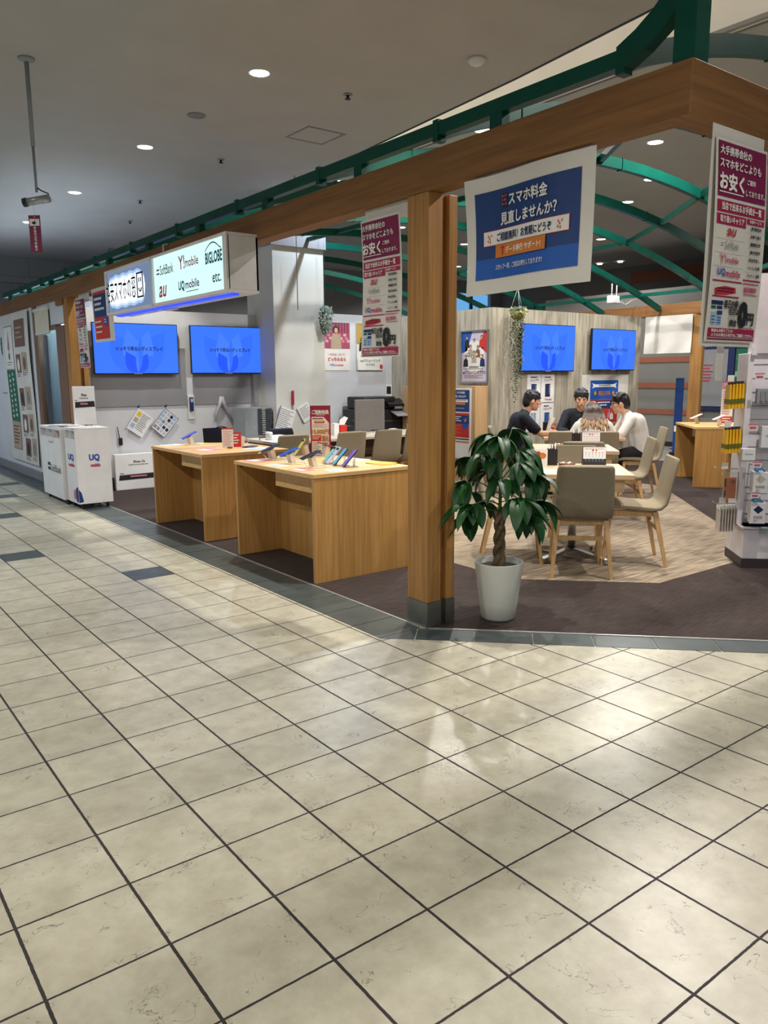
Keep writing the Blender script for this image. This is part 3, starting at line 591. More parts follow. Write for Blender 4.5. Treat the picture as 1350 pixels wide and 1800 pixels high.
# ================================================================== TELEVISIONS
def tv(label, loc, w=1.10, h=.635):
    t = thing('television', label, 'television', loc, 0, None)
    MB().box((0, 0, 0), (w, .035, h)).box((w * .2, .035, h * .2), (w * .8, .055, h * .8)).build('casing', BLKG, t, bevel=.004)
    s = Sheet(w - .018, h - .022); W, H = w - .018, h - .022; s.rect(0, 0, W, H, PETS[0])
    def petal(a, ln, wd, m, L, off=0):
        cx, cy = W * .5 + off, H; pts = []
        for q in range(13):
            u = q / 12; pts.append((u * ln, wd * math.sin(math.pi * u ** .8)))
        pts += [(p, -q_) for p, q_ in pts[::-1][1:-1]]
        P = [(cx + p * math.sin(a) + q_ * math.cos(a), cy - p * math.cos(a) + q_ * math.sin(a)) for p, q_ in pts]
        s.poly([(min(max(x, 0), W), min(max(y, 0), H)) for x, y in P], m, L)
    petal(-.62, H * .98, .17, PETS[2], 2); petal(.62, H * 1.05, .17, PETS[2], 2.3); petal(-.2, H * .92, .13, PETS[3], 2.6); petal(.30, H * .92, .14, PETS[3], 2.9)
    petal(-.95, H * .66, .10, PETS[2], 3.1); petal(.95, H * .66, .10, PETS[2], 3.2); petal(-.5, H * .5, .09, PETS[1], 3.8); petal(.5, H * .46, .08, PETS[1], 4.1); petal(.12, H * .75, .045, PETS[2], 4.2); petal(0, H * .5, .016, PETS[3], 4.4)
    s.text('いっそう明るいディスプレイ', W * .53, H * .50, .054, SCRT, W * .56, L=6, bold=.025)
    o = s.mb.build('screen', s.mats, t); o.location = (.009, -.001, h - .009)
    MB().box((w * .45, -.003, .002), (w * .55, 0, .012)).build('maker_badge', INKG, t)
    return t
tv('wall television with blue screen nearest the far left oak post', (2.44, 7.62, 1.462))
tv('wall television with blue screen beside the white column', (3.715, 7.62, 1.465), 1.085)
tv('wall television with blue screen beside the trailing plant on the wood-grain partition', (7.29, 5.03, 1.47))
tv('wall television with blue screen at the right end of the wood-grain partition', (8.77, 5.03, 1.485), 1.05, .60)
# ================================================================== POSTERS ON WALLS
s = Sheet(.46, .68, PAPER, .003); s.rect(0, 0, .46, .37, mat('rose_ink', 'a8506a', .5))
for i in range(9): s.rect(.01 + .05 * i, 0, .03 + .05 * i, .14, mat('dark_rose_ink', '74304a', .5), 2)
for i in range(14): s.oval(.03 + .031 * i, .22 + .05 * math.sin(i * 2.1), .03, .022, [PINKI, mat('pale_pink_ink', 'e0aab4', .5)][i % 2], 2, 8)
s.figure(.22, .05, .37, TANI, INKB, SKIN_I, 3); s.lines(.12, .40, .36, .43, 1, INKM, 2, .9)
s.rect(.08, .40, .38, .435, PAPER, 3); s.text('つながる、おトク。', .23, .455, .03, INKM, .29, L=4, bold=.01); s.text('どっちもなら', .23, .52, .05, INKR, .31, bold=.03); s.text('UQ', .11, .60, .034, INKU, .07, left=True, bold=.02); s.text('mobile', .19, .602, .03, INKM, .15, left=True, bold=.02)
s.build('poster', 'rose poster of a long-haired figure over white lettering, beside the column', 'poster', (5.56, 7.232, 2.185), 0)
s = Sheet(.47, .68, PAPER, .003, lambda x, d: -.02 * d * d, 4); s.rect(0, 0, .47, .30, mat('mustard_ink', 'b89a4a', .5))
for i, (x, y) in enumerate(((.10, .20), (.22, .16), (.34, .2), (.15, .30), (.28, .31), (.39, .32))): s.figure(x, y, y + .2, [INKB, PURP, PINKI, TANI, PAPER, BRNI][i], INKB, SKIN_I, 2 + i * .6)
s.rect(0, .48, .47, .68, PAPER, 7); s.text('auバリューリンク', .235, .54, .04, INKB, .36, L=8, bold=.02); s.text('マネ活2', .23, .60, .035, INKG, .17, L=8, bold=.02); s.rect(.41, .60, .46, .66, RED, 8)
s.build('poster', 'mustard poster of a group of figures behind the purple banner', 'poster', (6.14, 7.232, 2.19), 0)
t = thing('framed_poster', 'silver framed poster of pastel figures left of the trailing plant', 'framed poster', (6.785, 5.675, 2.02), XF)
f = MB()
for a, b in (((0, 0), (.53, .022)), ((0, .678), (.53, .70)), ((0, .022), (.022, .678)), ((.508, .022), (.53, .678))): f.box((a[0], -.012, -b[1]), (b[0], .012, -a[1]))
f.build('frame', CHROME, t, bevel=.002)
s = Sheet(.49, .66); s.rect(0, 0, .49, .66, mat('lilac_ink', 'c9bfd0', .5)); s.poly([(0, 0), (.2, 0), (.1, .25), (0, .28)], BLUE, 2); s.poly([(.49, 0), (.49, .3), (.35, .2), (.42, 0)], RED, 2); s.oval(.24, .33, .2, .22, PAPER, 2)
for i, (x, y) in enumerate(((.10, .05), (.38, .05), (.24, .09), (.17, .17), (.31, .18), (.08, .3), (.40, .3), (.24, .25))): s.figure(x, y, y + .16, [INKB, RED, PAPER, TANI, BRNI, INKB, INKN, TANI][i], INKB, SKIN_I, 3 + i * .3)
for i, cl in enumerate((BLUE, GREENI, ORNG, RED)): s.oval(.13 + .08 * i, .30 + .03 * (i % 2), .025, .025, cl, 6); s.oval(.13 + .08 * i, .30 + .03 * (i % 2), .015, .015, PAPER, 7)
s.rect(.15, .455, .33, .475, INKG, 6); s.lines(.05, .485, .44, .50, 1, INKG, 6); s.text('auバリューリンクプラン', .245, .535, .045, INKB, .44, L=6, bold=.02); s.lines(.06, .57, .43, .62, 3, INKG, 6, .35)
o = s.mb.build('print', s.mats, t); o.location = (.02, .004, -.02)
MB().box((-.005, -.025, -.74), (.23, 0, -.70)).build('leaflet_tray', CLEAR, t)
# pale cabinet side panel under the framed poster with small posters
t = thing('side_cabinet', 'tall pale wood cabinet below the framed poster', 'cabinet', (6.78, 5.70, 0), XF)
MB().box((-.04, -.22, .0), (.56, .01, 1.285)).build('body', PALEW, t, bevel=.003)
s = Sheet(.46, .95, PAPER, .002); s.rect(.035, .03, .42, .32, NAVY); s.text('スマホ料金', .25, .065, .03, INKW, .16, bold=.02); s.text('見直しませんか？', .23, .115, .03, INKW, .24, bold=.02); s.rect(.06, .155, .39, .19, PAPER, 2); s.lines(.08, .163, .37, .18, 1, INKN, 3); s.rect(.12, .195, .34, .225, ORNG, 2); s.lines(.13, .27, .33, .28, 1, INKW, 3)
s.rect(.035, .335, .42, .66, NAVY); s.rect(.035, .335, .42, .365, RED, 2); s.lines(.1, .38, .27, .46, 3, INKW, 2, .4); s.rect(.035, .48, .42, .66, RED, 2); s.rect(.29, .475, .40, .54, BLUE, 3); s.lines(.07, .5, .27, .64, 3, ORNG, 3, .2); s.poly([(.31, .40), (.34, .43), (.36, .39), (.37, .43), (.34, .46)], PINKI, 3); s.rect(.0, .675, .42, .69, INKB, 2); s.rect(.02, .71, .42, .73, ORNG, 2); s.rect(.02, .78, .035, .85, INKB, 2)
s.flat('notice_stack', 'column of blue and red notices taped to the pale cabinet side', 'notice', (6.552, 5.665, 1.262), XF)
# small phone posters below the first partition television
for i in range(4):
    x = 7.49 + .285 * (i % 2); zt = 1.43 - .40 * (i // 2); s = Sheet(.275, .385, CARD, .003); s.lines(.07, .03, .21, .05, 1, INKB, 2, .9, i + 3); s.lines(.06, .065, .16, .10, 3, INKG, 2, .4, i); s.text('1円', .19, .075, .026, INKR, .07, bold=.02)
    s.rect(.085, .13, .19, .31, [INKB, INKB, INKG, INKB][i], 2); s.rect(.095, .14, .16, .295, [NAVY, INKN, LTBL, BLUE][i], 3); s.lines(.165, .15, .185, .28, 6, INKW, 4, .4, i)
    s.text(('Y!mobile', 'Y!mobile', 'UQ mobile', 'UQ mobile')[i], .15, .345, .03, (INKR, INKR, INKU, INKU)[i], .15, bold=.01)
    s.flat('phone_poster', 'white card with a phone picture on the partition, ' + ('upper left', 'upper right', 'lower left', 'lower right')[i] + ' of four', 'poster', (x, 5.094, zt), 0, 'phone posters under the partition television')
s = Sheet(1.12, .74, VINYL, .002); s.build('plastic_sheet', 'translucent sheet behind the blue and red poster on the partition', 'sheet', (8.65, 5.094, 1.42), 0)
s = Sheet(.69, .66, PAPER, .002); s.rect(.01, .01, .68, .29, BLUE); s.poly([(.05, .05), (.12, .07), (.57, .07), (.64, .05), (.61, .09), (.64, .13), (.57, .11), (.12, .11), (.05, .13), (.08, .09)], INKW, 2); s.lines(.2, .08, .5, .1, 1, INKN, 3); s.text('格安スマホ', .345, .20, .07, ORNG, .28, bold=.03)
for cx in (.13, .56): s.oval(cx, .2, .03, .035, ORNG, 3); s.oval(cx, .2, .015, .02, YELI, 4)
s.rect(.01, .29, .68, .65, RED); s.rect(.05, .31, .64, .43, NAVY, 2); s.lines(.2, .33, .5, .41, 2, INKW, 3, .4)
s.poly([(.28 + (.085 if q % 2 else .055) * math.cos(q * math.pi / 10), .52 + (.075 if q % 2 else .05) * math.sin(q * math.pi / 10)) for q in range(20)], YELI, 3); s.figure(.48, .43, .58, PINKI, INKB, SKIN_I, 3); s.figure(.54, .46, .6, PAPER, INKB, SKIN_I, 5); s.rect(.15, .61, .35, .63, ORNG, 3)
s.build('campaign_poster', 'blue and red campaign poster on the partition behind the seated group', 'poster', (8.835, 5.088, 1.35), 0)

# ================================================================== LEFT WALL ITEMS
def hung(label, x, zt, w, h, ang, ink, seed):
    s = Sheet(w, h, CARD, .004); rr = random.Random(seed)
    if seed == 1:
        for q in range(3): s.rect(.02, .03 + .085 * q, .075, .09 + .085 * q, [YELI, TANI, LTBL][q], 2)
        s.lines(.09, .03, w - .02, h - .04, 9, INKG, 2, .4, 4)
    else:
        for a in range(4):
            for b in range(5): s.rect(.015 + a * .052, .02 + b * .058, .055 + a * .052, .062 + b * .058, rr.choice([LTBL, INKG, LINE, INKN]), 2)
        s.rect(0, 0, w, .006, ink, 2); s.rect(0, h - .006, w, h, ink, 2); s.rect(0, 0, .006, h, ink, 2); s.rect(w - .006, 0, w, h, ink, 2)
    o = s.build('hanging_leaflet', label, 'leaflet', (x, 7.67, zt), 0); o.rotation_euler = (0, ang, 0)
    return o
def hook(x, z, label):
    t = MB().tube([(0, 0, 0), (0, -.03, 0), (0, -.036, .02)], .005, 6).box((-.012, -.004, -.02), (.012, 0, .02)).build('wall_hook', BLK); t.location = (x, 7.70, z); tag(t, label, 'hook')
hung('white leaflet with yellow pictures hanging askew below the first television', 2.985, 1.03, .24, .30, .62, INKB, 1); hook(2.99, 1.055, 'black hook holding the leaflet with yellow pictures')
hung('navy bordered leaflet hanging askew below the first television', 3.345, 1.02, .23, .32, .72, INKN, 2); hook(3.36, 1.05, 'black hook holding the navy bordered leaflet')
t = thing('wall_handset', 'dark blue remote handset in a white wall holder between the televisions', 'handset', (3.665, 7.70, .91))
MB().box((0, -.02, -.05), (.095, 0, .27)).build('holder', WPLAS, t, bevel=.004); MB().box((.022, -.045, .06), (.075, -.02, .245)).build('handset_body', INKN, t, bevel=.008); MB().box((.03, -.0465, .18), (.067, -.045, .225)).build('handset_screen', LTBL, t)
t = thing('wall_brush', 'small black brush hanging on the white wall', 'brush', (2.715, 7.69, .56)); MB().box((-.012, -.03, 0), (.035, 0, .10)).build('brush_head', BLK, t, bevel=.01); MB().tube([(-.0, -.015, .09), (-.02, -.012, .24)], .006, 6).build('brush_handle', BLK, t)
def prod_board(label, loc, w, h, d, y1, tx):
    t = thing('product_display_box', label, 'display box', loc); MB().box((0, 0, 0), (w, d, h)).build('board', CARD, t, bevel=.004)
    s = Sheet(w, h); s.text(tx, w * .5, h * .22, h * .065, INKB, w * .24, bold=.02); s.lines(w * .28, h * .29, w * .72, h * .33, 1, INKG, 2, .7, 4)
    s.poly([(w * .08, h * y1), (w * .95, h * (y1 - .02)), (w * .98, h * (y1 + .13)), (w * .06, h * (y1 + .15))], INKB, 2); s.poly([(w * .08, h * y1), (w * .95, h * (y1 - .02)), (w * .95, h * (y1 + .0)), (w * .08, h * (y1 + .03))], mat('plum_ink', '4a3550', .4), 3); s.rect(w * .3, h * (y1 + .03), w * .65, h * (y1 + .07), PINKI, 3); s.rect(w * .09, h * (y1 - .05), w * .17, h * (y1 - .03), INKB, 3)
    o = s.mb.build('print', s.mats, t); o.location = (0, 0, h); return t
prod_board('low white phone display box standing against the television wall', (2.585, 7.52, .004), .62, .455, .09, .58, 'iPhone 17e')
prod_board('tall white phone display board behind the leaflet cabinets', (2.085, 7.35, .86), .255, .46, .03, .40, 'iPhone')
t = MB().box((0, 0, 0), (.13, .10, .16)).tube([(.02, .05, .16), (.02, .05, .3), (.10, .05, .3)], .008, 6).build('power_unit', BLK); t.location = (2.44, 7.56, .005); tag(t, 'small dark power unit on the floor beside the low display box', 'power unit')
# leaflet cabinets on castors
def cabinet(label, loc, w, d, h, cells, deco):
    t = thing('leaflet_cabinet', label, 'cabinet', loc)         # w along x, d along y
    m = MB().box((0, 0, .06), (w, d, .075)).box((0, 0, h - .015), (w, d, h)).box((0, 0, .075), (w, .015, h - .015)).box((0, d - .015, .075), (w, d, h - .015)).box((w - .015, .015, .075), (w, d - .015, h - .015)).box((0, .015, .075), (.015, d - .015, h - .135)).box((0, .015, h - .135), (w - .02, d - .015, h - .12)).box((0, .015, h - .03), (.015, d - .015, h - .015))
    m.build('body', CARD, t, bevel=.003)
    for i in range(1, cells): MB().box((.0, d * i / cells - .006, h - .12), (w - .02, d * i / cells + .006, h - .015)).build('pigeonhole_divider', CARD, t)
    MB().box((.06, d * .03 + .02, h - .118), (w - .04, d / cells - .02, h - .07)).build('leaflet_pile', RED if cells > 2 else GREYP, t)
    for x, y in ((.05, .05), (w - .05, .05), (.05, d - .05), (w - .05, d - .05)):
        c = MB().tube([(x - .012, y, .026), (x + .012, y, .026)], .024, 12).box((x - .016, y - .012, .03), (x + .016, y + .012, .062)).build('castor', BLK, t)
    deco(t, w, d, h); return t
def deco_sb(t, w, d, h):
    s = Sheet(d, h); s.rect(.27, .42, .38, .455, INKB, 1); s.rect(.27, .475, .38, .51, INKB, 1); s.text('SoftBank', .40, .475, .085, INKG, .42, left=True, bold=.005); o = s.mb.build('lettering', s.mats, t); o.location = (-.001, d, h); o.rotation_euler.z = XF
    MB().lathe([(.0001, 0), (.10, 0), (.115, .04)], n=18, M=Matrix.Translation((-.003, d * .45, h - .18)) @ Matrix.Scale(.06, 4, (1, 0, 0))).build('leaflet_lip', WPLAS, t)
def deco_uq(t, w, d, h):
    for rz, loc, W in ((XF, (-.001, d, h), d), (0, (0, -.001, h), w)):
        s = Sheet(W, h); s.text('UQ', W * .52, .325, .075, INKU, W * (.5 if rz else .29), bold=.03); s.text('mobile', W * .54, .405, .035, INKR, W * (.5 if rz else .27), bold=.03)
        o = s.mb.build('lettering', s.mats, t); o.location = loc; o.rotation_euler.z = rz; s = Sheet(W, h)
        if rz: s.poly([(W - .002, .63), (W - .09, .66), (W - .11, .74), (W - .08, .80), (W - .002, .81)], NAVY).oval(W - .14, .73, .045, .06, PINKI)
        else: s.poly([(.002, .66), (.03, .70), (.05, .80), (.002, .81)], NAVY)
        o = s.mb.build('corner_picture', s.mats, t); o.location = loc; o.rotation_euler.z = rz
cabinet('wide white leaflet cabinet lettered in grey, left of its narrow neighbour', (1.745, 6.76, .0), .36, .86, .87, 3, deco_sb)
cabinet('narrow white leaflet cabinet with blue and red lettering on two faces', (1.785, 6.33, .0), .37, .40, .885, 2, deco_uq)
for i, (x, y, a, m, lb) in enumerate(((1.86, 6.42, .3, CARD, 'white leaflet at the near end of the cabinets'), (1.98, 6.5, -.4, PAPER, 'cream leaflet lying across the narrow cabinet'), (1.92, 6.95, .2, mat('mauve_leaflet', '8a5a62', .5), 'mauve leaflet on the wide cabinet'), (1.85, 7.2, -.2, LTBL, 'pale blue leaflet on the wide cabinet'), (1.95, 7.42, .5, PAPER, 'white leaflet at the far end of the wide cabinet'))):
    o = MB().box((-.105, -.075, 0), (.105, .075, .004)).box((-.09, -.06, .004), (.02, .05, .0046)).build('leaflet', m); o.location = (x, y, .886 if y < 6.7 else .871); o.rotation_euler.z = a; tag(o, lb, 'leaflet')
# glass shopfront beyond the oak post
t = MB().box((2.16, 8.02, .05), (2.175, 9.0, 2.03)).build('window_2', PANE, kind='structure')
struct(MB().box((2.13, 8.95, 0), (2.2, 9.12, 2.36)).box((2.13, 7.68, 0), (2.2, 8.04, 2.05)).box((2.13, 8.04, 2.03), (2.2, 8.95, 2.08)).box((2.13, 8.04, 0), (2.2, 8.95, .06)), 'trim_10', BRNI)
struct(MB().box((2.14, 7.68, 2.08), (2.19, 9.12, 2.36)), 'trim_11', WHITE)
t = thing('roller_blind', 'cream roller blind above the glass shopfront', 'blind', (2.12, 8.98, 2.30), XF); MB().tube([(0, 0, 0), (.70, 0, 0)], .025, 12).build('roller', PAPER, t); MB().box((.01, -.004, -.30), (.69, 0, 0)).build('blind_sheet', mat('cream_blind', 'd8d2bc', .7), t); MB().box((.01, -.01, -.315), (.69, .006, -.295)).build('bottom_bar', WPLAS, t)
struct(MB().box((3.3, 7.84, 0), (3.4, 16, 2.36)).box((2.2, 9.12, 0), (3.4, 9.2, 2.36)).box((2.2, 7.84, 2.36), (3.4, 16, 2.42)), 'wall_backshop', WHITE)
t = thing('shop_shelf', 'white shelf of goods seen through the glass shopfront', 'shelf', (2.9, 8.1, 0))
for zz in (.45, .85, 1.2): MB().box((0, 0, zz), (.38, .95, zz + .02)).build('shelf_board', WHITE, t)
MB().box((.36, 0, 0), (.39, .95, 1.6)).build('back_panel', GREYP, t)
for i in range(6):
    o = MB().box((0, 0, 0), (.14, .10, .18 + .03 * (i % 3))).build('boxed_goods', [GREYP, CARD, LTBL, GREENI, CARD, BRNI][i]); o.location = (2.95, 8.15 + .15 * i, .87 if i % 2 else 1.22); tag(o, 'small ' + ['grey', 'white', 'pale blue', 'green', 'cream', 'brown'][i] + ' box on the shelf behind the glass', 'box')
lamp('added unseen downlight inside the glass shopfront', 2.75, 8.7, (.85, .93, 1), 70, 'added shopfront downlights', 2.36)  # no visible source here; lamp added so the interior reads bright
t = thing('pendant_lamp', 'small glowing pendant lamp inside the glass shopfront', 'lamp', (2.6, 8.65, 1.74)); MB().box((-.035, -.035, 0), (.035, .035, .12)).build('lamp_shade', emit('pendant_glow', 'ffdc9a', 2), t); MB().tube([(0, 0, .12), (0, 0, .62)], .004, 5).build('cord', BLK, t)
# hanging picture banner on the corridor wall
s = Sheet(1.62, 2.14, VINYL, .002, lambda x, d: -.01 * math.sin(3 * d), 8)
s.rect(.16, .16, .70, .80, INKG); s.rect(.175, .175, .685, .785, PAPER, 2); s.poly([(.43, .27), (.52, .5), (.34, .5)], TANI, 3); s.rect(.42, .25, .44, .56, INKG, 4); s.oval(.43, .6, .05, .05, BRNI, 3); s.lines(.25, .68, .6, .75, 2, INKG, 3, .3)
s.rect(.16, .80, .70, 1.56, GREENI, 1)
for i in range(9): s.lines(.28, .86 + .075 * i, .36, .91 + .075 * i, 1, INKW, 2, .8, i); s.lines(.48, .84 + .075 * i, .57, .89 + .075 * i, 1, INKW, 2, .8, i + 20)
s.rect(.16, 1.56, .70, 1.98, INKG); s.rect(.175, 1.56, .685, 1.965, TANI, 2); s.lines(.24, 1.62, .62, 1.92, 6, BRNI, 3, .4)
s.rect(.82, .10, 1.42, .48, BRNI); s.lines(.9, .2, 1.3, .4, 3, TANI, 2, .4)
for q, (x, y, w_) in enumerate(((.82, .58, .26), (1.15, .56, .30), (.82, 1.06, .26), (1.15, 1.04, .32), (.84, 1.44, .3), (1.2, 1.42, .28), (.92, 1.78, .3), (1.3, 1.76, .24))):
    s.rect(x, y, x + w_, y + .26, [BRNI, TANI][q % 2]); s.oval(x + w_ * .5, y + .15, w_ * .25, .09, [PAPER, BRNI, INKB, INKG][q % 4], 2); s.lines(x, y + .275, x + w_, y + .33, 2, INKG, 2, .5, q)
s.build('picture_banner', 'tall white picture banner with a green panel on the corridor wall', 'banner', (2.09, 10.86, 2.34), XF)
s = Sheet(.9, .3); s.text('er', .45, .15, .24, GREENI, .42, bold=.05); o = s.mb.build('wall_lettering', s.mats); o.location = (2.117, 11.36, 2.06); o.rotation_euler.z = XF; tag(o, 'green letters on the corridor wall at the far left edge', 'lettering')
t = thing('door_handle_set', 'silver lever handle on the white corridor door', 'door handle', (2.118, 10.86, 1.02), XF); MB().box((-.03, -.012, 0), (.03, 0, .24)).build('handle_plate', CHROME, t); MB().tube([(0, -.01, .18), (0, -.06, .18), (-.12, -.06, .18)], .01, 8).build('lever', CHROME, t)
# ================================================================== DISPLAY DESKS
def desk(label, loc, rz, w, d, h=.765, apron=True):
    """w along local x (depth from the corridor), d along local y"""
    t = thing('display_desk', label, 'desk', loc, rz)
    MB().box((0, 0, h - .028), (w, d, h)).build('desk_top', DESK_X, t, bevel=.002)
    MB().box((.006, .006, .004), (w - .006, .034, h - .028)).build('side_panel', DESK_Z, t, bevel=.0015)
    MB().box((.006, d - .034, .004), (w - .006, d - .006, h - .028)).build('side_panel', DESK_Z, t, bevel=.0015)
    MB().box((w * .46, .034, .004), (w * .46 + .02, d - .034, h - .028)).build('modesty_panel', DESK_Z, t)
    MB().box((w * .14, .034, h - .16), (w * .14 + .02, d * .62, h - .028)).build('apron', DESK_X, t)
    p = MB(); p.box((.04, d * .975 - .012, h - .05), (.052, d * .975, h - .04)); p.build('screw_cover', BLK, t)
    return t
desk('pale oak display desk nearest the tall corner post', (2.14, 2.10, .0), 0, .86, 1.18)
desk('pale oak display desk further left with the red and white price card', (2.14, 3.89, .0), 0, .86, 1.16)
desk('distant oak display desk in front of the far oak post', (8.42, 3.10, .0), -math.pi / 4 , .9, 1.10)
desk('oak display desk partly hidden by the white product rack', (6.74, 1.42, .0), -math.pi / 4, .9, 1.10)
Z1 = .765
def stand(label, x, y, rz, z=Z1, group=None, cable=True):
    t = thing('phone_stand', label, 'phone stand', (x, y, z), rz, group)
    MB().add([(-.02, -.025, 0), (.025, -.025, 0), (-.005, -.025, .095), (-.04, -.025, .075), (-.02, .025, 0), (.025, .025, 0), (-.005, .025, .095), (-.04, .025, .075)], [(0, 1, 2, 3), (7, 6, 5, 4), (0, 4, 5, 1), (1, 5, 6, 2), (2, 6, 7, 3), (3, 7, 4, 0)], M=Matrix.Rotation(0, 4, 'Z')).build('pillar', STAND, t, bevel=.004)
    if cable: MB().tube([(-.09, 0, .045), (-.085, -.03, .02), (-.05, -.06, .006), (.02, -.09, .005), (.09, -.06, .005), (.10, .03, .005), (.03, .03, .006)], .0035, 5).build('cable', WPLAS, t)
    return t
def phone(label, x, y, rz, z, body, scr=None, pitch=-.55, lens=False, plug=True, group=None, scale=1):
    t = thing('smartphone', label, 'smartphone', (x, y, z), 0, group); t.rotation_euler = (0, pitch, rz)
    MB().box((-.08, -.038, 0), (.08, .038, .009)).build('body', body, t, bevel=.004)
    if scr: scr_ = MB().box((-.076, -.035, .0088), (.076, .035, .0096)).build('screen', scr, t)
    if lens:
        for yy in (-.02, .012): MB().lathe([(.011, 0), (.011, .004), (1e-4, .004)], (.06, yy, .009), 12).build('camera_lens', INKB, t)
    if plug: MB().box((-.10, -.008, .001), (-.08, .008, .008)).build('charging_plug', WPLAS, t)
    return t
PB1 = mat('slate_blue_phone', '2a3452', .3); PB2 = mat('royal_blue_phone', '1c4fb4', .3); PB3 = mat('dark_phone', '1d2436', .25); PY = mat('lemon_phone', 'dfe05a', .3); PR = mat('dark_red_phone', '7a1f28', .3); PV = mat('violet_phone', '4a52c4', .3)
for i, (x, y, b, lb) in enumerate(((2.42, 3.15, PB1, 'slate blue'), (2.385, 2.79, PB2, 'royal blue'), (2.38, 2.475, PB3, 'black'))):
    stand('cream stand under the %s phone on the nearest desk' % lb, x, y, .15); phone('%s phone resting face down on its stand at the nearest desk edge' % lb, x - .025, y, .15 - .35, Z1 + .088, b, pitch=-.38)
stand('cream stand under the dark red phone on the nearest desk', 2.88, 3.09, math.pi); phone('dark red phone tilted on its stand behind the row of display phones', 2.90, 3.09, math.pi - .2, Z1 + .09, PR, pitch=-.3)
for i, (x, y, b, sc_m, lb) in enumerate(((2.62, 2.66, mat('mint_phone', '7cc4b4', .3), None, 'mint green phone leaning at the left of the tilted row'), (2.59, 2.57, mat('lilac_phone', 'c4c8ec', .3), None, 'lilac phone leaning between the mint and the blue one'),
        (2.57, 2.45, BLK, emit('phone_screen_cyan', '5ab4e0', .7), 'phone with cyan wave screen leaning in the tilted row'), (2.575, 2.33, BLK, emit('phone_screen_violet', '8a6ae0', .7), 'phone with violet wave screen at the right end of the tilted row'))):
    phone(lb, x + .03, y, -.35, Z1 + .062, b, sc_m, -.85, lens=(i < 2), plug=False)
for y in (2.61, 2.45, 2.33):
    o = MB().box((0, -.04, 0), (.10, .04, .004)).box((.0, -.04, .004), (.006, .04, .022)).box((.07, -.03, .004), (.075, .03, .075)).build('acrylic_easel', CLEAR); o.location = (2.55, y, Z1 + .001); o.rotation_euler.z = -.35; tag(o, 'clear acrylic easel under the tilted row of phones', 'easel', 'clear easels on the nearest desk')
phone('lemon yellow phone standing upright behind the royal blue one', 2.73, 3.24, -.4, Z1 + .075, PY, None, -.95, True, False)
stand('cream stand behind the lemon yellow phone', 2.78, 3.22, 0, cable=False)
o = thing('gift_sign', 'tall red and white sign about a 15,000 yen gift on the nearest desk', 'sign', (2.848, 3.265, Z1), -.62); o.scale = (.70, .70, .72)
s = Sheet(.245, .56, CRIM, .004); s.poly([(.018, .13), (.16, .13), (.225, .20), (.225, .545), (.018, .545)], mat('cream_ink', 'f4eadc', .5)); s.text('ご契約特典', .122, .075, .048, INKW, .2, bold=.04); s.lines(.07, .105, .18, .118, 1, INKW, 3)
s.lines(.03, .145, .16, .16, 1, INKB, 2, .9); s.rect(.05, .175, .17, .205, RED, 2); s.lines(.06, .182, .16, .198, 1, INKW, 3); s.lines(.03, .22, .2, .26, 3, INKG, 2, .4)
s.text('15,000円', .122, .305, .055, mat('gold_ink', 'c88a2a', .5), .20, bold=.05); s.rect(.02, .345, .13, .415, RED, 2); s.lines(.03, .36, .12, .40, 2, INKW, 3, .4); s.text('還元', .178, .385, .06, ORNG, .08, bold=.05); s.lines(.03, .43, .12, .54, 5, INKG, 2, .45); s.lines(.14, .43, .215, .54, 4, INKB, 2, .45)
s.base.build('sheet', CRIM, o).location = (0, 0, .575); s.mb.build('printing', s.mats, o).location = (0, 0, .575)
MB().box((.02, -.05, 0), (.225, .06, .012)).build('base', WPLAS, o); MB().box((.118, .006, .012), (.128, .016, .3)).build('support_rod', BLK, o)
def papers(items):
    for x, y, a, m, lb, w, d, zz in items:
        o = MB().box((-w / 2, -d / 2, 0), (w / 2, d / 2, .0015)).box((-w * .4, -d * .35, .0015), (w * .1, d * .35, .0019), 1).build('price_leaflet', [m, PAPER if m != PAPER else LTBL]); o.location = (x, y, zz); o.rotation_euler.z = a; tag(o, lb, 'leaflet')
papers([(2.30, 3.16, .1, PINKI, 'pink leaflet at the left end of the nearest desk', .2, .18, Z1), (2.24, 2.76, .2, PAPER, 'white leaflet at the front edge of the nearest desk, below the blue phone', .12, .17, Z1), (2.23, 2.40, .1, PINKI, 'pink leaflet at the front corner of the nearest desk', .11, .17, Z1), (2.40, 2.22, -.3, PAPER, 'white leaflet in front of the violet screen phone', .12, .16, Z1),
        (2.92, 2.72, .2, PAPER, 'white leaflet at the back of the nearest desk', .15, .2, Z1), (2.33, 5.0, .1, PAPER, 'white leaflet at the far corner of the further desk', .2, .15, Z1), (2.38, 4.30, .3, PINKI, 'pink leaflet on the further desk before the price card', .2, .2, Z1), (2.80, 4.12, .1, PAPER, 'white leaflet at the near end of the further desk', .2, .2, Z1), (2.62, 5.0, .7, YELI, 'yellow leaflet under the violet phone stand', .16, .1, Z1)])
t = thing('paper_pile', 'yellow leaflets fanned out at the right end of the nearest desk', 'leaflets', (2.91, 2.36, Z1))
for i in range(3): o = MB().box((-.09, -.10, 0), (.06, .10, .002)).build('leaflet_sheet', [YEL, mat('amber_leaflet', 'e09a20', .5), YEL][i], t); o.location = (.01 * i - .0, .02 * i - .03, .002 * i); o.rotation_euler.z = .25 * i - .2
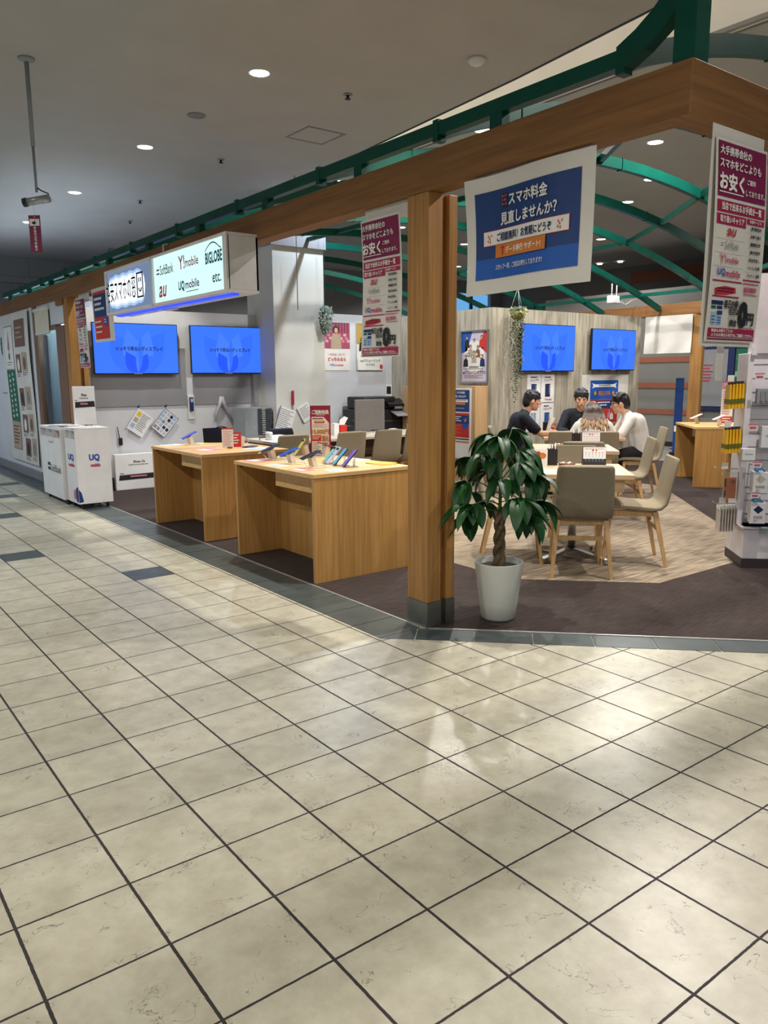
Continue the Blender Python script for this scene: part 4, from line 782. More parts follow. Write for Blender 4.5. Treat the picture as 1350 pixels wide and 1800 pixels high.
# further desk
stand('cream stand under the violet phone on the further desk', 2.49, 4.90, .2); phone('violet phone propped on its stand at the far end of the further desk', 2.47, 4.90, -.1, Z1 + .09, PV, pitch=-.45)
stand('pale stand with a white cable at the back of the further desk', 2.84, 4.53, math.pi); phone('dark phone lying lowered beside the stand at the back of the further desk', 2.80, 4.27, .4, Z1 + .004, PB3, pitch=0, plug=False)
t = thing('router', 'glossy black tilted tablet-like box on the further desk', 'router', (2.80, 5.00, Z1), -.55); MB().add([(-.12, -.04, 0), (.12, -.04, 0), (.12, .05, 0), (-.12, .05, 0), (-.135, .02, .145), (.115, .02, .155), (.115, .07, .14), (-.135, .07, .13)], [(0, 3, 2, 1), (4, 5, 6, 7), (0, 1, 5, 4), (1, 2, 6, 5), (2, 3, 7, 6), (3, 0, 4, 7)]).build('case', BLKG, t, bevel=.008); MB().tube([(.0, .045, .145), (.05, .045, .16), (.1, .045, .15)], .006, 6).build('top_lip', BLK, t); MB().box((-.03, -.02, .03), (.05, -.012, .045)).build('silver_mark', CHROME, t)
t = thing('price_card', 'folded red and white price card on the further desk', 'price card', (2.56, 4.36, Z1), -.55)
s = Sheet(.105, .185, PAPER, .002); s.rect(0, 0, .105, .012, RED); s.lines(.012, .03, .095, .17, 9, PINKI, 2, .35); s.base.build('front_leaf', PAPER, t).location = (0, 0, .186); s.mb.build('printing', s.mats, t).location = (0, 0, .186)
s = Sheet(.1, .14, RED, .002); s.lines(.02, .02, .08, .12, 4, INKW, 2, .45); a = s.base.build('back_leaf', RED, t); b = s.mb.build('back_printing', s.mats, t)
for q in (a, b): q.location = (.075, .05, .142); q.rotation_euler.z = .3
t = thing('sensor_tag', 'tiny brown security tag on the further desk', 'tag', (2.60, 4.28, Z1)); MB().box((-.018, -.018, 0), (.018, .018, .018)).build('tag_body', BRNI, t, bevel=.003); MB().tube([(0, .01, .006), (.05, .1, .004), (.1, .18, .004), (.2, .2, .004)], .0035, 5).build('cable', WPLAS, t)
# items on the far right desk
for i, (u, v, lb) in enumerate(((-.55, .25, 'left'), (-.25, .3, 'middle'), (.10, .45, 'right'))):
    c = Vector((8.42, 3.10)) + Vector((R2, R2)) * (.25 + .25 * (2 - i)) + Vector((R2, -R2)) * (.2 + .22 * i)
    stand('pale phone stand at the %s of the far desk' % lb, c.x, c.y, -.8, .765, None, False); phone('white phone tilted on the %s stand of the far desk' % lb, c.x - .03, c.y, -.6, .765 + .095, WPLAS, None, -.4, plug=False)
s = Sheet(.15, .56, PAPER, .004); s.rect(0, 0, .15, .10, PINKI); s.lines(.02, .03, .13, .08, 2, INKW, 2, .4); s.lines(.02, .13, .13, .45, 10, PINKI, 2, .45); s.rect(0, .46, .15, .56, RED); s.lines(.02, .48, .13, .54, 2, INKW, 2, .4)
s.flat('price_sign', 'slim pink and white sign standing on the far display desk', 'sign', (9.22, 3.24, .765 + .56), D45)
MB().box((0, 0, 0), (.14, .08, .012)).build('sign_base', WPLAS, bpy.data.objects['price_sign']).location = (.005, -.03, -.56)
for i, (u, v) in enumerate(((.3, .55), (.7, .7))):
    c = Vector((8.42, 3.10)) + Vector((R2, R2)) * u + Vector((R2, -R2)) * v
    papers([(c.x, c.y, -.6, PINKI, ('pink leaflet at the near corner of the far desk', 'pink leaflet further back on the far desk')[i], .2, .15, .765)])

# ================================================================== SERVICE COUNTER
t = thing('service_counter', 'long brown counter with pale top behind the khaki chairs', 'counter', (3.52, 5.05, 0))
MB().box((0, 0, .69), (2.55, .75, .72)).build('counter_top', mat('pale_counter', 'c9bda8', .4), t, bevel=.003)
MB().box((.06, .12, .004), (2.5, .14, .69)).build('front_panel', BROWN, t); MB().box((.0, .02, .004), (.03, .73, .69)).build('end_panel', BROWN, t); MB().box((2.52, .02, .004), (2.55, .73, .69)).build('end_panel', BROWN, t)
def block(name, label, cat, loc, m, size, rz=0, bevel=.004):
    o = MB().box((-size[0] / 2, -size[1] / 2, 0), (size[0] / 2, size[1] / 2, size[2])).build(name, m, bevel=bevel); o.location = loc; o.rotation_euler.z = rz; return tag(o, label, cat)
t = thing('drawer_cabinet', 'grey letter drawer cabinet with many labelled slots beside the column', 'drawer cabinet', (4.31, 7.30, 0)); MB().box((0, 0, .62), (.42, .36, 1.0)).build('body', GREYM, t, bevel=.003); MB().box((-.02, 0, .0), (.44, .38, .62)).build('lower_cupboard', GREYM, t)
for i in range(14): MB().box((.20, -.012, .635 + .0255 * i), (.41, 0, .656 + .0255 * i)).build('drawer_front', mat('dark_drawer', '3c444c', .5), t); MB().box((.26, -.015, .642 + .0255 * i), (.31, -.012, .650 + .0255 * i)).build('drawer_label', PAPER, t)
t = thing('printer', 'large black office printer behind the counter', 'printer', (5.80, 6.62, 0)); MB().box((0, 0, 0), (.78, .5, .5)).build('stand_cabinet', BLK, t); MB().box((0, 0, .5), (.78, .5, .95)).build('body', mat('printer_black', '1b1e26', .35), t, bevel=.012); MB().box((.06, .04, .95), (.62, .48, 1.13)).build('scanner_lid', BLK, t, bevel=.02); MB().add([(.42, -.06, 1.02), (.74, -.06, 1.02), (.74, .1, 1.10), (.42, .1, 1.10), (.42, -.06, .99), (.74, -.06, .99), (.74, .1, 1.07), (.42, .1, 1.07)], [(0, 1, 2, 3), (7, 6, 5, 4), (0, 4, 5, 1), (1, 5, 6, 2), (2, 6, 7, 3), (3, 7, 4, 0)]).build('control_panel', BLKG, t); MB().box((.05, -.006, .62), (.73, 0, .625)).box((.05, -.006, .78), (.73, 0, .785)).build('tray_seam', INKG, t); MB().box((.03, -.004, .66), (.14, 0, .84)).build('paper_label', CARD, t); MB().add([(.5, -.16, .86), (.74, -.16, .86), (.74, 0, .92), (.5, 0, .92), (.5, -.16, .85), (.74, -.16, .85), (.74, 0, .91), (.5, 0, .91)], [(0, 1, 2, 3), (7, 6, 5, 4), (0, 4, 5, 1), (1, 5, 6, 2), (2, 6, 7, 3), (3, 7, 4, 0)]).build('paper_tray', GREYP, t)
t = thing('desk_screen', 'plain grey desk divider panel before the printer', 'divider', (5.02, 5.70, .72)); MB().box((0, 0, .02), (.47, .025, .41)).build('panel', mat('divider_grey', '6e6a66', .6), t, bevel=.008); MB().box((.05, -.06, 0), (.09, .09, .02)).box((.38, -.06, 0), (.42, .09, .02)).build('foot', GREYM, t)
t = thing('tissue_box', 'red and black box with white tissue on the counter', 'tissue box', (4.72, 5.55, .72)); MB().box((-.06, -.05, 0), (.04, .05, .12)).build('red_box', mat('red_plastic', 'd03028', .35), t, bevel=.003); MB().box((.04, -.05, 0), (.14, .05, .10)).build('black_box', BLK, t, bevel=.003); MB().add([(-.04, 0, .12), (.03, -.01, .12), (.09, .0, .20), (.05, .02, .22), (-.02, .02, .18)], [(0, 1, 2, 3, 4)]).build('tissue', PAPER, t); MB().box((-.14, -.04, 0), (-.07, .05, .14)).build('white_box', CARD, t)
block('pen_stand', 'black slim holder standing beside the grey divider on the counter', 'holder', (4.93, 5.62, .72), BLK, (.03, .04, .16))
block('small_box', 'small white box on the counter in front of the printer', 'box', (5.40, 5.42, .72), CARD, (.09, .06, .05))
t = thing('cordless_phone', 'white cordless phone upright at the right end of the counter', 'phone', (5.80, 5.55, .72)); MB().box((-.035, -.035, 0), (.045, .035, .09)).build('charger', WPLAS, t, bevel=.008); MB().box((-.025, -.012, .05), (.025, .014, .20)).build('handset', WPLAS, t, bevel=.01); MB().box((-.014, -.0135, .14), (.014, -.012, .17)).build('display', INKB, t)
block('card_holder', 'small red card standing right of the cordless phone', 'card', (5.95, 5.5, .72), RED, (.07, .03, .17), 0, .002)
t = thing('desk_phone', 'white desk telephone at the left end of the counter', 'telephone', (3.72, 5.40, .72)); MB().box((-.10, -.08, 0), (.10, .08, .05)).build('base', WPLAS, t, bevel=.01); MB().tube([(-.09, -.05, .075), (-.09, .05, .075)], .02, 8).build('receiver', WPLAS, t); MB().tube([(-.1, .06, .03), (-.16, .1, .02), (-.2, .02, .01)], .006, 5).build('cord', BLK, t)
for i, (x, y) in enumerate(((3.60, 5.2), (4.15, 5.25), (5.1, 5.25))): papers([(x, y, .2 * i, PAPER, ('white form at the left end of the counter', 'white form on the counter behind the tall gift sign', 'white form on the counter before the divider')[i], .21, .29, .72)])
# wall-mounted things near the column
t = thing('red_tool', 'red handled tool hanging on the white column', 'tool', (5.0, 7.19, .93)); MB().box((-.012, -.02, .10), (.022, 0, .30)).build('handle', mat('red_handle', 'b02a34', .4), t, bevel=.006); MB().box((-.006, -.012, -.06), (.012, 0, .10)).build('blade', GREYM, t)
s = Sheet(.26, .34, CARD, .004); s.lines(.02, .03, .24, .31, 10, INKG, 2, .4); s.rect(0, 0, .012, .34, INKN, 2); o = s.build('hanging_leaflet', 'printed leaflet hanging askew on the column above the blue office chair', 'leaflet', (4.80, 7.17, 1.03), 0); o.rotation_euler = (0, .35, 0)
s = Sheet(.2, .24, CARD, .004); s.lines(.02, .03, .18, .2, 7, INKG, 2, .4); o = s.build('hanging_leaflet', 'smaller grey leaflet hanging behind the tall gift sign', 'leaflet', (5.06, 7.17, .98), 0); o.rotation_euler = (0, -.5, 0)
t = thing('label_printer', 'small white frame and camera standing on top of the printer', 'frame', (6.42, 6.9, 1.13)); MB().box((0, 0, 0), (.12, .03, .17)).build('frame', CARD, t); MB().box((.02, -.004, .03), (.10, 0, .14)).build('picture', INKB, t)
t = thing('tall_cupboard', 'pale wood cupboard end between printer and corner post', 'cupboard', (6.50, 6.0, 0)); MB().box((0, 0, 0), (.28, .6, 1.27)).build('body', PALEW, t, bevel=.003)
t = thing('wall_ornament', 'grey translucent ribbon ornament hung on the television wall', 'ornament', (4.16, 7.69, 1.05))
for a in (-1, 1): MB().tube([(0, -.01, .1), (.03 * a, -.015, 0), (.09 * a, -.015, -.12), (.16 * a if a > 0 else -.10, -.015, -.24)], [.03, .028, .022, .008], 6).build('ribbon', mat('silver_gauze', 'b8bac0', .5), t)

# ================================================================== CHAIRS AND TABLES
def leg(p0, p1, a=.036, b=.022):
    m = MB(); p0 = Vector(p0); p1 = Vector(p1); vs = []
    for p, r in ((p0, a / 2), (p1, b / 2)):
        for x, y in ((-1, -1), (1, -1), (1, 1), (-1, 1)): vs.append((p.x + x * r, p.y + y * r, p.z))
    return m.add(vs, [(3, 2, 1, 0), (4, 5, 6, 7), (0, 1, 5, 4), (1, 2, 6, 5), (2, 3, 7, 6), (3, 0, 4, 7)])
def shell(prof, th, wf, n=8):
    """padded shell: side profile (y, z) swept over the width wf(i); th thickness"""
    m = MB(); N = len(prof); vs = []; L = []
    for i, (y, z) in enumerate(prof):
        a = Vector(prof[min(i + 1, N - 1)]) - Vector(prof[max(i - 1, 0)]); nn = Vector((-a.y, a.x)).normalized(); w_ = wf(i)
        ring = []
        for k in range(n + 1): u = -1 + 2 * k / n; ring.append((u * w_ / 2, y + nn.x * th / 2 * (1 - .5 * abs(u) ** 6), z + nn.y * th / 2 * (1 - .5 * abs(u) ** 6)))
        for k in range(n, -1, -1): u = -1 + 2 * k / n; ring.append((u * w_ / 2, y - nn.x * th / 2 * (1 - .5 * abs(u) ** 6), z - nn.y * th / 2 * (1 - .5 * abs(u) ** 6)))
        L.append(len(vs)); vs += ring
    q = 2 * n + 2; fs = []
    for i in range(N - 1):
        for k in range(q): fs.append((L[i] + k, L[i] + (k + 1) % q, L[i + 1] + (k + 1) % q, L[i + 1] + k))
    fs += [tuple(range(q))[::-1], tuple(range(L[-1], L[-1] + q))]
    return m.add(vs, fs, 0, True)
def make_chair():
    t = thing('upholstered_chair', '', 'chair', (0, 0, 0))
    shell([(.235, .425), (.225, .437), (.17, .448), (.05, .446), (-.08, .436), (-.155, .430)], .05, lambda i: (.36, .39, .405, .41, .41, .41)[i]).build('seat', FAB, t, bevel=.01)
    shell([(-.15, .430), (-.20, .438), (-.232, .468), (-.250, .53), (-.266, .62), (-.283, .70), (-.300, .775), (-.305, .797), (-.307, .806)], .046, lambda i: (.41, .41, .41, .405, .40, .392, .384, .372, .345)[i]).build('backrest', FAB, t, bevel=.01)
    for sx in (-1, 1):
        leg((sx * .155, .155, .42), (sx * .185, .205, 0)).build('leg', BEECH, t); leg((sx * .165, -.165, .41), (sx * .205, -.255, 0)).build('leg', BEECH, t)
    MB().box((-.16, .14, .375), (.16, .165, .42)).box((-.16, -.175, .375), (.16, -.15, .42)).box((-.17, -.16, .375), (-.145, .15, .42)).box((.145, -.16, .375), (.17, .15, .42)).build('seat_rail', BEECH, t)
    MB().box((-.17, -.205, .265), (.17, -.185, .295)).build('stretcher', BEECH, t)
    return t
CH = make_chair(); first = [True]
def uv(u, v, zz=0): return ((u + v) * R2, (u - v) * R2, zz)
CHG = 'khaki upholstered chairs'
def chair(label, pos, rz):
    if first[0]:
        first[0] = False; CH.location = pos; CH.rotation_euler.z = rz; CH['label'] = label; CH['group'] = CHG
    else: copy_thing(CH, pos, rz, label, CHG)
ZC = .0065; AW = -math.pi / 4      # faces away from the camera along (1,1)
chair('khaki chair with its back to the viewer at the nearest table', uv(3.60, 1.855, ZC), AW)
def face(du, dv):      # rotation so that a chair's front (+y) points along (du, dv) in table axes
    x, y = (du + dv) * R2, (du - dv) * R2; return math.atan2(-x, y)
chair('khaki chair side-on at the right of the nearest table', uv(3.965, 2.26, ZC), face(0, -1))
chair('khaki chair at the left of the nearest table behind the potted tree', uv(3.92, 1.40, ZC), face(0, 1))
chair('khaki chair on the far side of the nearest table facing the viewer', uv(4.56, 1.94, ZC), face(-1, 0))
chair('khaki chair with its back turned at the near side of the second table', uv(5.56, 2.06, ZC), face(1, 0))
chair('khaki chair side-on at the right of the second table', uv(5.80, 2.47, ZC), face(0, -1))
chair('khaki chair under the man in the white shirt', uv(7.42, 2.92, ZC), face(0, -1))
chair('khaki chair left of the seated woman with its back turned', uv(6.93, 2.03, ZC), face(1, 0))
chair('khaki chair under the woman with long hair', uv(6.93, 2.40, ZC), face(1, 0))
chair('khaki chair under the man in the black polo shirt', uv(7.50, 1.50, ZC), face(0, 1))
chair('khaki chair under the man facing the viewer', uv(8.28, 2.36, ZC), face(-1, 0))
for i, (x, lb) in enumerate(((4.36, 'khaki chair with its back turned at the counter behind the gift sign'), (4.88, 'second khaki chair with its back turned at the counter'), (5.33, 'khaki chair at the counter half hidden by the corner post'), (3.62, 'khaki chair at the left end of the counter behind the display phones'))):
    chair(lb, (x, 5.12 + (.02 if i == 3 else 0), .004), 0)
t = thing('office_chair', 'dark blue office chair behind the counter', 'chair', (4.10, 6.25, 0))
shell([(-.30, .50), (-.28, .62), (-.27, .74), (-.28, .80)], .05, lambda i: (.36, .40, .38, .33)[i]).build('backrest', mat('blue_black_fabric', '181e30', .8), t, bevel=.02); MB().box((-.22, -.22, .42), (.22, .22, .48)).build('seat', mat('blue_black_fabric', '181e30', .8), t, bevel=.02); MB().tube([(0, 0, .05), (0, 0, .42)], .025, 8).build('column', BLK, t)
for i in range(5): MB().bar([(0, 0, .08), (.26 * math.cos(i * 1.257), .26 * math.sin(i * 1.257), .04)], .035, .03).build('leg', BLK, t)
MB().bar([(0, -.2, .42), (0, -.27, .45), (0, -.27, .55)], .05, .012, up=(1, 0, 0)).build('back_bracket', BLK, t)
def table(label, u, v, w, d, h):
    t = thing('service_table', label, 'table', uv(u, v, ZC), AW)      # local x = right, y = away
    MB().box((-w / 2, -d / 2, h - .034), (w / 2, d / 2, h)).build('tabletop', TABLE_X, t, bevel=.003)
    MB().box((-w / 2 + .06, -d / 2 + .05, h - .135), (w / 2 - .06, d / 2 - .05, h - .034)).build('apron_box', TABLE_X, t, bevel=.002)
    MB().tube([(0, 0, .06), (0, 0, h - .13)], .032, 14).build('pedestal', CHROME, t)
    for a in range(4): q = a * math.pi / 2 + math.pi / 4; MB().bar([(.03 * math.cos(q), .03 * math.sin(q), .07), (.34 * math.cos(q), .34 * math.sin(q), .028)], .05, .03).tube([(.33 * math.cos(q), .33 * math.sin(q), 0), (.33 * math.cos(q), .33 * math.sin(q), .03)], .02, 8).build('foot', CHROME, t)
    return t
table('nearest beech service table with a calendar and leaflets', 4.01, 1.85, .78, .74, .70)
table('second beech service table behind the nearest one', 5.86, 2.03, .78, .76, .70)
table('beech table where the four people sit', 7.50, 2.28, .92, .84, .70)
def on(u, v): return uv(u, v, ZC + .70)
def calendar(label, u, v):
    t = thing('desk_calendar', label, 'calendar', on(u, v), AW); s = Sheet(.175, .125, CARD, .002)
    s.lines(.01, .012, .165, .018, 1, INKG, 2); s.oval(.075, .025, .008, .008, RED, 2, 8); s.oval(.10, .025, .007, .008, ORNG, 2, 8)
    for a in range(5):
        for b in range(6): s.rect(.014 + .026 * b, .042 + .0165 * a, .026 + .026 * b, .047 + .0165 * a, LTBL if a else ORNG, 2)
    s.rect(0, .118, .175, .125, ORNG, 2)
    for ob in (s.base.build('page', CARD, t), s.mb.build('printing', s.mats, t)): ob.location = (-.0875, -.02, .145); ob.rotation_euler.x = .18 * -1
    MB().add([(-.09, -.05, 0), (.09, -.05, 0), (.09, -.045, .022), (-.09, -.045, .022), (-.09, .05, 0), (.09, .05, 0), (.09, -.012, .148), (-.09, -.012, .148)], [(0, 1, 2, 3), (0, 4, 5, 1), (4, 7, 6, 5), (3, 2, 6, 7), (0, 3, 7, 4), (1, 5, 6, 2)]).build('easel', BLK, t)
    for i in range(10): MB().lathe([(.0055, -.0015), (.0055, .0015)], n=8, M=Matrix.Translation((-.075 + .0166 * i, -.016, .148)) @ Matrix.Rotation(1.57, 4, 'Y')).build('ring', INKG, t)
calendar('desk calendar standing on the nearest table', 4.28, 2.03); calendar('desk calendar standing on the second table', 5.98, 2.21)
def tray(label, u, v):
    t = thing('small_tray', label, 'tray', on(u, v)); MB().lathe([(1e-4, .004), (.055, .004), (.068, .018), (.072, .018), (.058, 0), (1e-4, 0)], n=20).build('dish', mat('tray_brown', '7a4a30', .4), t)
    for i in range(3): MB().ell((.03 * math.cos(i * 2.1), .03 * math.sin(i * 2.1), .016), (.016, .012, .010)).build('sweet', PAPER, t)
tray('round brown tray of sweets on the nearest table', 4.26, 1.82); tray('round brown tray on the second table', 6.02, 1.93)
def pens(label, u, v, h=.13):
    t = thing('pen_holder', label, 'pen holder', on(u, v), AW); MB().box((-.04, -.035, 0), (.04, -.03, h)).box((-.04, .03, 0), (.04, .035, h)).box((-.04, -.03, 0), (-.035, .03, h)).box((.035, -.03, 0), (.04, .03, h)).box((-.035, -.03, 0), (.035, .03, .005)).build('box', BLK, t)
    for i in range(4): MB().tube([(-.02 + .013 * i, 0, .01), (-.025 + .017 * i, .01, h + .03 + .006 * i)], .004, 6).build('pen', [CHROME, INKU, INKB, WPLAS][i], t)
pens('black pen holder on the nearest table', 4.26, 1.70); pens('black pen holder beside the calendar on the second table', 6.02, 2.07)
t = thing('flyer_stand', 'white folded card with an orange picture on the nearest table', 'card', on(4.20, 1.60), AW); s = Sheet(.12, .13, CARD, .002); s.oval(.08, .05, .03, .025, ORNG, 2); s.oval(.045, .03, .02, .015, RED, 2); s.base.build('card', CARD, t).location = (-.06, 0, .13); s.mb.build('printing', s.mats, t).location = (-.06, 0, .13)
papers([(*uv(3.78, 2.11)[:2], AW + .1, PAPER, 'printed sheet at the right corner of the nearest table', .12, .2, .7066), (*uv(3.93, 2.13)[:2], AW, LTBL, 'pale blue sheet at the right edge of the nearest table', .1, .1, .7066), (*uv(3.85, 1.60)[:2], AW - .2, PAPER, 'printed sheet at the left of the nearest table', .2, .22, .7066), (*uv(4.22, 1.56)[:2], AW, LTBL, 'pale sheet at the far left of the nearest table', .1, .15, .7066),
        (*uv(5.62, 2.30)[:2], AW, PAPER, 'printed sheet on the right of the second table', .12, .18, .7066)])
t = thing('drink_cup', 'clear cup of orange drink on the table beside the black napkin box', 'cup', on(7.72, 1.98)); MB().lathe([(.03, 0), (.038, .13), (.034, .13), (.028, .004)], n=16).build('cup', CLEAR, t); MB().lathe([(1e-4, .005), (.027, .005), (.033, .10), (1e-4, .10)], n=16).build('drink', mat('orange_drink', 'd4602a', .3), t)
t = thing('napkin_box', 'black box with white paper bags at the left of the seated group', 'box', on(7.62, 1.88), AW); MB().box((-.04, -.04, 0), (.03, .04, .15)).build('box', BLK, t); MB().add([(-.02, -.05, 0), (.0, -.05, 0), (.10, -.04, .2), (.06, -.03, .22), (.03, -.045, .19)], [(0, 1, 2, 3, 4)]).build('paper', PAPER, t)
# ------------------------------------------------------------------ potted money tree
t = thing('potted_tree', 'braided money tree in a white pot beside the tall corner post', 'potted plant', (2.595, .800, .004))
MB().lathe([(1e-4, 0), (.092, 0), (.100, .008), (.113, .10), (.128, .22), (.142, .335), (.142, .343), (.134, .343), (.128, .31), (1e-4, .31)], n=36).build('pot', POTM, t)
MB().lathe([(.129, .308), (.08, .318), (1e-4, .322)], n=24).build('soil', SOIL, t)
for q in range(3):
    MB().tube([(.020 * math.cos(q * 2.094 + 1.1 * i * .42) * (1 + .3 * (i == 0)), .020 * math.sin(q * 2.094 + 1.1 * i * .42), .31 + .0175 * i) for i in range(20)], [.020 - .0003 * i for i in range(20)], 8).build('trunk', BARK, t)
pet = MB(); fo = MB(); rr = random.Random(11)
def leaflet(base, d, ln, wd, droop):
    d = Vector(d).normalized(); side = d.cross(Vector((0, 0, 1)));
    if side.length < .05: side = Vector((1, 0, 0))
    side.normalize(); side = (side + Vector((0, 0, rr.uniform(-.25, .25)))).normalized(); p = Vector(base); N = 8; vs = []
    for i in range(N + 1):
        u = i / N; w_ = wd * math.sin(math.pi * min(1, u ** .85 * .97 + .03)) ** .8 if i < N else .001
        up = side.cross(d).normalized(); 
        vs += [p - side * w_ + up * w_ * .35, p - side * w_ * .5 + up * w_ * .10, p, p + side * w_ * .5 + up * w_ * .10, p + side * w_ + up * w_ * .35]
        d = (d + Vector((0, 0, -droop / N * 1.6))).normalized(); p = p + d * ln / N
    fs = []
    for i in range(N):
        for k in range(4): a = i * 5 + k; fs.append((a, a + 1, a + 6, a + 5))
    fo.add(vs, fs, 0, True)
for i in range(23):
    a = i * 2.39996 + rr.uniform(-.3, .3); lvl = i / 22; el = -.25 + 1.45 * lvl ** 1.2 + rr.uniform(-.12, .12)
    L = rr.uniform(.15, .23); b = Vector((0, 0, .63 + .27 * lvl)); d = Vector((math.cos(a) * math.cos(el), math.sin(a) * math.cos(el), math.sin(el)))
    m_ = b + d * L * .55 + Vector((0, 0, .03)); e = b + d * L + Vector((0, 0, .01)); pet.tube([b, m_, e], .0035, 5)
    n = rr.choice([5, 5, 6])
    for q in range(n):
        qa = -1.35 + 2.7 * q / (n - 1) + rr.uniform(-.15, .15); dv = Vector((math.cos(a + qa), math.sin(a + qa), .20 + .12 * lvl - .25 * abs(qa)))
        leaflet(e, dv, rr.uniform(.17, .27) * (1 - .15 * abs(qa)), rr.uniform(.030, .043), rr.uniform(.8, 1.9))
pet.tube([(0, 0, .62), (0, 0, .92)], .010, 7)
pet.build('leaf_stalks', STEMG, t); fo.build('foliage', LEAF, t)
# ------------------------------------------------------------------ hanging plants
t = thing('hanging_plant', 'long trailing plant in a hanging basket left of the partition television', 'hanging plant', (7.09, 4.93, 2.24))
MB().lathe([(.02, -.12), (.08, -.07), (.10, 0), (.095, 0), (.07, -.06), (1e-4, -.10)], n=16).build('basket', mat('moss_basket', '8a7a3c', .9, '6a6a30', 30, bump=.4), t)
for k in range(3): MB().tube([(.1 * math.cos(k * 2.09), .1 * math.sin(k * 2.09), 0), (0, 0, .30)], .002, 4).build('cord', WPLAS, t)
MB().tube([(0, 0, .30), (0, 0, 1.765)], .002, 4).build('ceiling_wire', INKG, t)
vm = MB(); rr = random.Random(5); 
for i in range(26):
    a = rr.uniform(0, 6.28); x, y = .09 * math.cos(a), .06 * math.sin(a); ln = rr.uniform(.35, 1.3) * (1 if i % 3 else .6); n = int(ln / .03)
    for q in range(n):
        zz = -ln * q / n + .02; xx = x + .03 * math.sin(q * .5 + i) * (1 - .4 * q / n) - .00 * q; yy = y * (1 - .5 * q / n); s_ = rr.uniform(.012, .022)
        th = rr.uniform(0, 6.28); c_, s2 = math.cos(th), math.sin(th); vm.add([(xx, yy, zz), (xx + s_ * c_, yy + s_ * s2 * .6, zz + .006), (xx + 2 * s_ * c_, yy + s_ * 2 * s2 * .6, zz - .012), (xx + s_ * c_ * .9, yy + s_ * s2 * .6 - .008, zz - .018)], [(0, 1, 2, 3)], 0 if rr.random() < .75 else 1)
for i in range(120):
    a = rr.uniform(0, 6.28); r = rr.uniform(.02, .12); s_ = .025; xx, yy, zz = r * math.cos(a), r * .8 * math.sin(a), rr.uniform(-.03, .06); vm.add([(xx, yy, zz), (xx + s_, yy, zz + .01), (xx + s_ * 1.2, yy - .02, zz - .02), (xx, yy - .02, zz - .02)], [(0, 1, 2, 3)], rr.choice([0, 1, 2]))
vm.build('trailing_foliage', [mat('dark_ivy', '3c4a30', .6), mat('olive_ivy', '6b7446', .6), mat('yellow_ivy', 'a49a4e', .6)], t)
t = thing('hanging_plant', 'silvery hanging plant at the edge of the white column', 'hanging plant', (5.50, 7.08, 2.34))
vm = MB(); rr = random.Random(9)
for i in range(420):
    a = rr.uniform(0, 6.28); r = .10 * rr.random() ** .5; zz = rr.uniform(-.32, .05); k_ = 1 - .6 * abs((zz + .1) / .25) ** 2; k_ = max(.2, k_); xx, yy = r * k_ * math.cos(a), r * k_ * math.sin(a); s_ = .018; vm.add([(xx, yy, zz), (xx + s_, yy, zz + .012), (xx + s_ * 1.4, yy - .012, zz - .02), (xx + .003, yy - .01, zz - .02)], [(0, 1, 2, 3)], rr.choice([0, 0, 1]))
vm.build('foliage', [mat('silver_leaf', '8c9890', .6), mat('sage_leaf', '5e6e5c', .6)], t); MB().tube([(0, 0, .02), (0, 0, 1.665)], .002, 4).build('wire', INKG, t); MB().lathe([(1e-4, -.06), (.04, -.05), (.05, .0), (1e-4, .0)], n=12).build('pot', GREYM, t)
# white wifi box and cable on the far purlin
t = thing('wireless_router', 'white wireless box with two aerials fixed under the vault above the partition', 'router', (10.27, 5.80, 2.56)); t.scale = (1.25, 1.25, 1.25); MB().box((-.09, -.05, 0), (.09, .05, .10)).build('box', WPLAS, t, bevel=.012)
for x in (-.05, .05): MB().tube([(x, 0, .10), (x, 0, .25)], .008, 6).build('aerial', WPLAS, t)
MB().tube([(.09, 0, .05), (.25, 0, .0), (.4, .02, .06), (.6, .05, .1)], .005, 5).build('cable', WPLAS, t)
for i, (x, y) in enumerate(((4.95, 6.9), (5.9, 8.6), (6.4, 9.6))):
    o = MB().tube([(0, 0, 0), (0, 0, 1.7)], .006, 6).build('suspension_rod', INKG); o.location = (x, y, 2.30); tag(o, ('thin steel hanging rod beside the white column', 'thin steel hanging rod above the poster wall', 'second thin hanging rod above the poster wall')[i], 'rod')
# white roll of vinyl between partition and far post
s = Sheet(.86, .60, VINYL, .003, lambda x, d: .02 * math.sin(14 * x + 9 * d) * d, 12); s.build('vinyl_curtain', 'crumpled white vinyl sheet hanging between the partition and the far oak post', 'sheet', (10.9, 5.62, 2.36), XF)
# far background furniture
t = thing('information_board', 'dark framed notice board on the far wall behind the display desk', 'notice board', (13.36, 6.0, .8), XF); MB().box((-.12, -.01, -.06), (.62, .03, 1.30)).build('board_frame', INKN, t, bevel=.004); MB().box((.02, -.02, .02), (.50, -.01, 1.08)).build('glazed_panel', GREYP, t, bevel=.003)
s = Sheet(.7, 1.3); s.text('INFORMATION', .22, .09, .055, INKW, .40, bold=.01); s.lines(.10, .45, .3, .8, 6, INKR, 2, .4); o = s.mb.build('printing', s.mats, t); o.location = (-.08, -.022, 1.25)
t = thing('green_mosaic_board', 'green patchwork board with dark header on the far wall', 'board', (13.38, 5.36, .95), XF); MB().box((0, -.012, 0), (1.0, .01, 1.14)).build('panel', GREENI, t); MB().box((0, -.016, .93), (1.0, -.012, 1.14)).build('header', INKN, t)
s = Sheet(1.0, .92); rr = random.Random(3)
for i in range(26): a, b = rr.randrange(10), rr.randrange(8); s.rect(.1 * a, .1 * b, .1 * a + .1, .1 * b + .1, rr.choice([mat('mid_green_ink', '2c7a50', .5), mat('pale_green_ink', '8ab49a', .5), mat('grey_green_ink', '7d9484', .5)]), 1 + (i % 3) * .3)
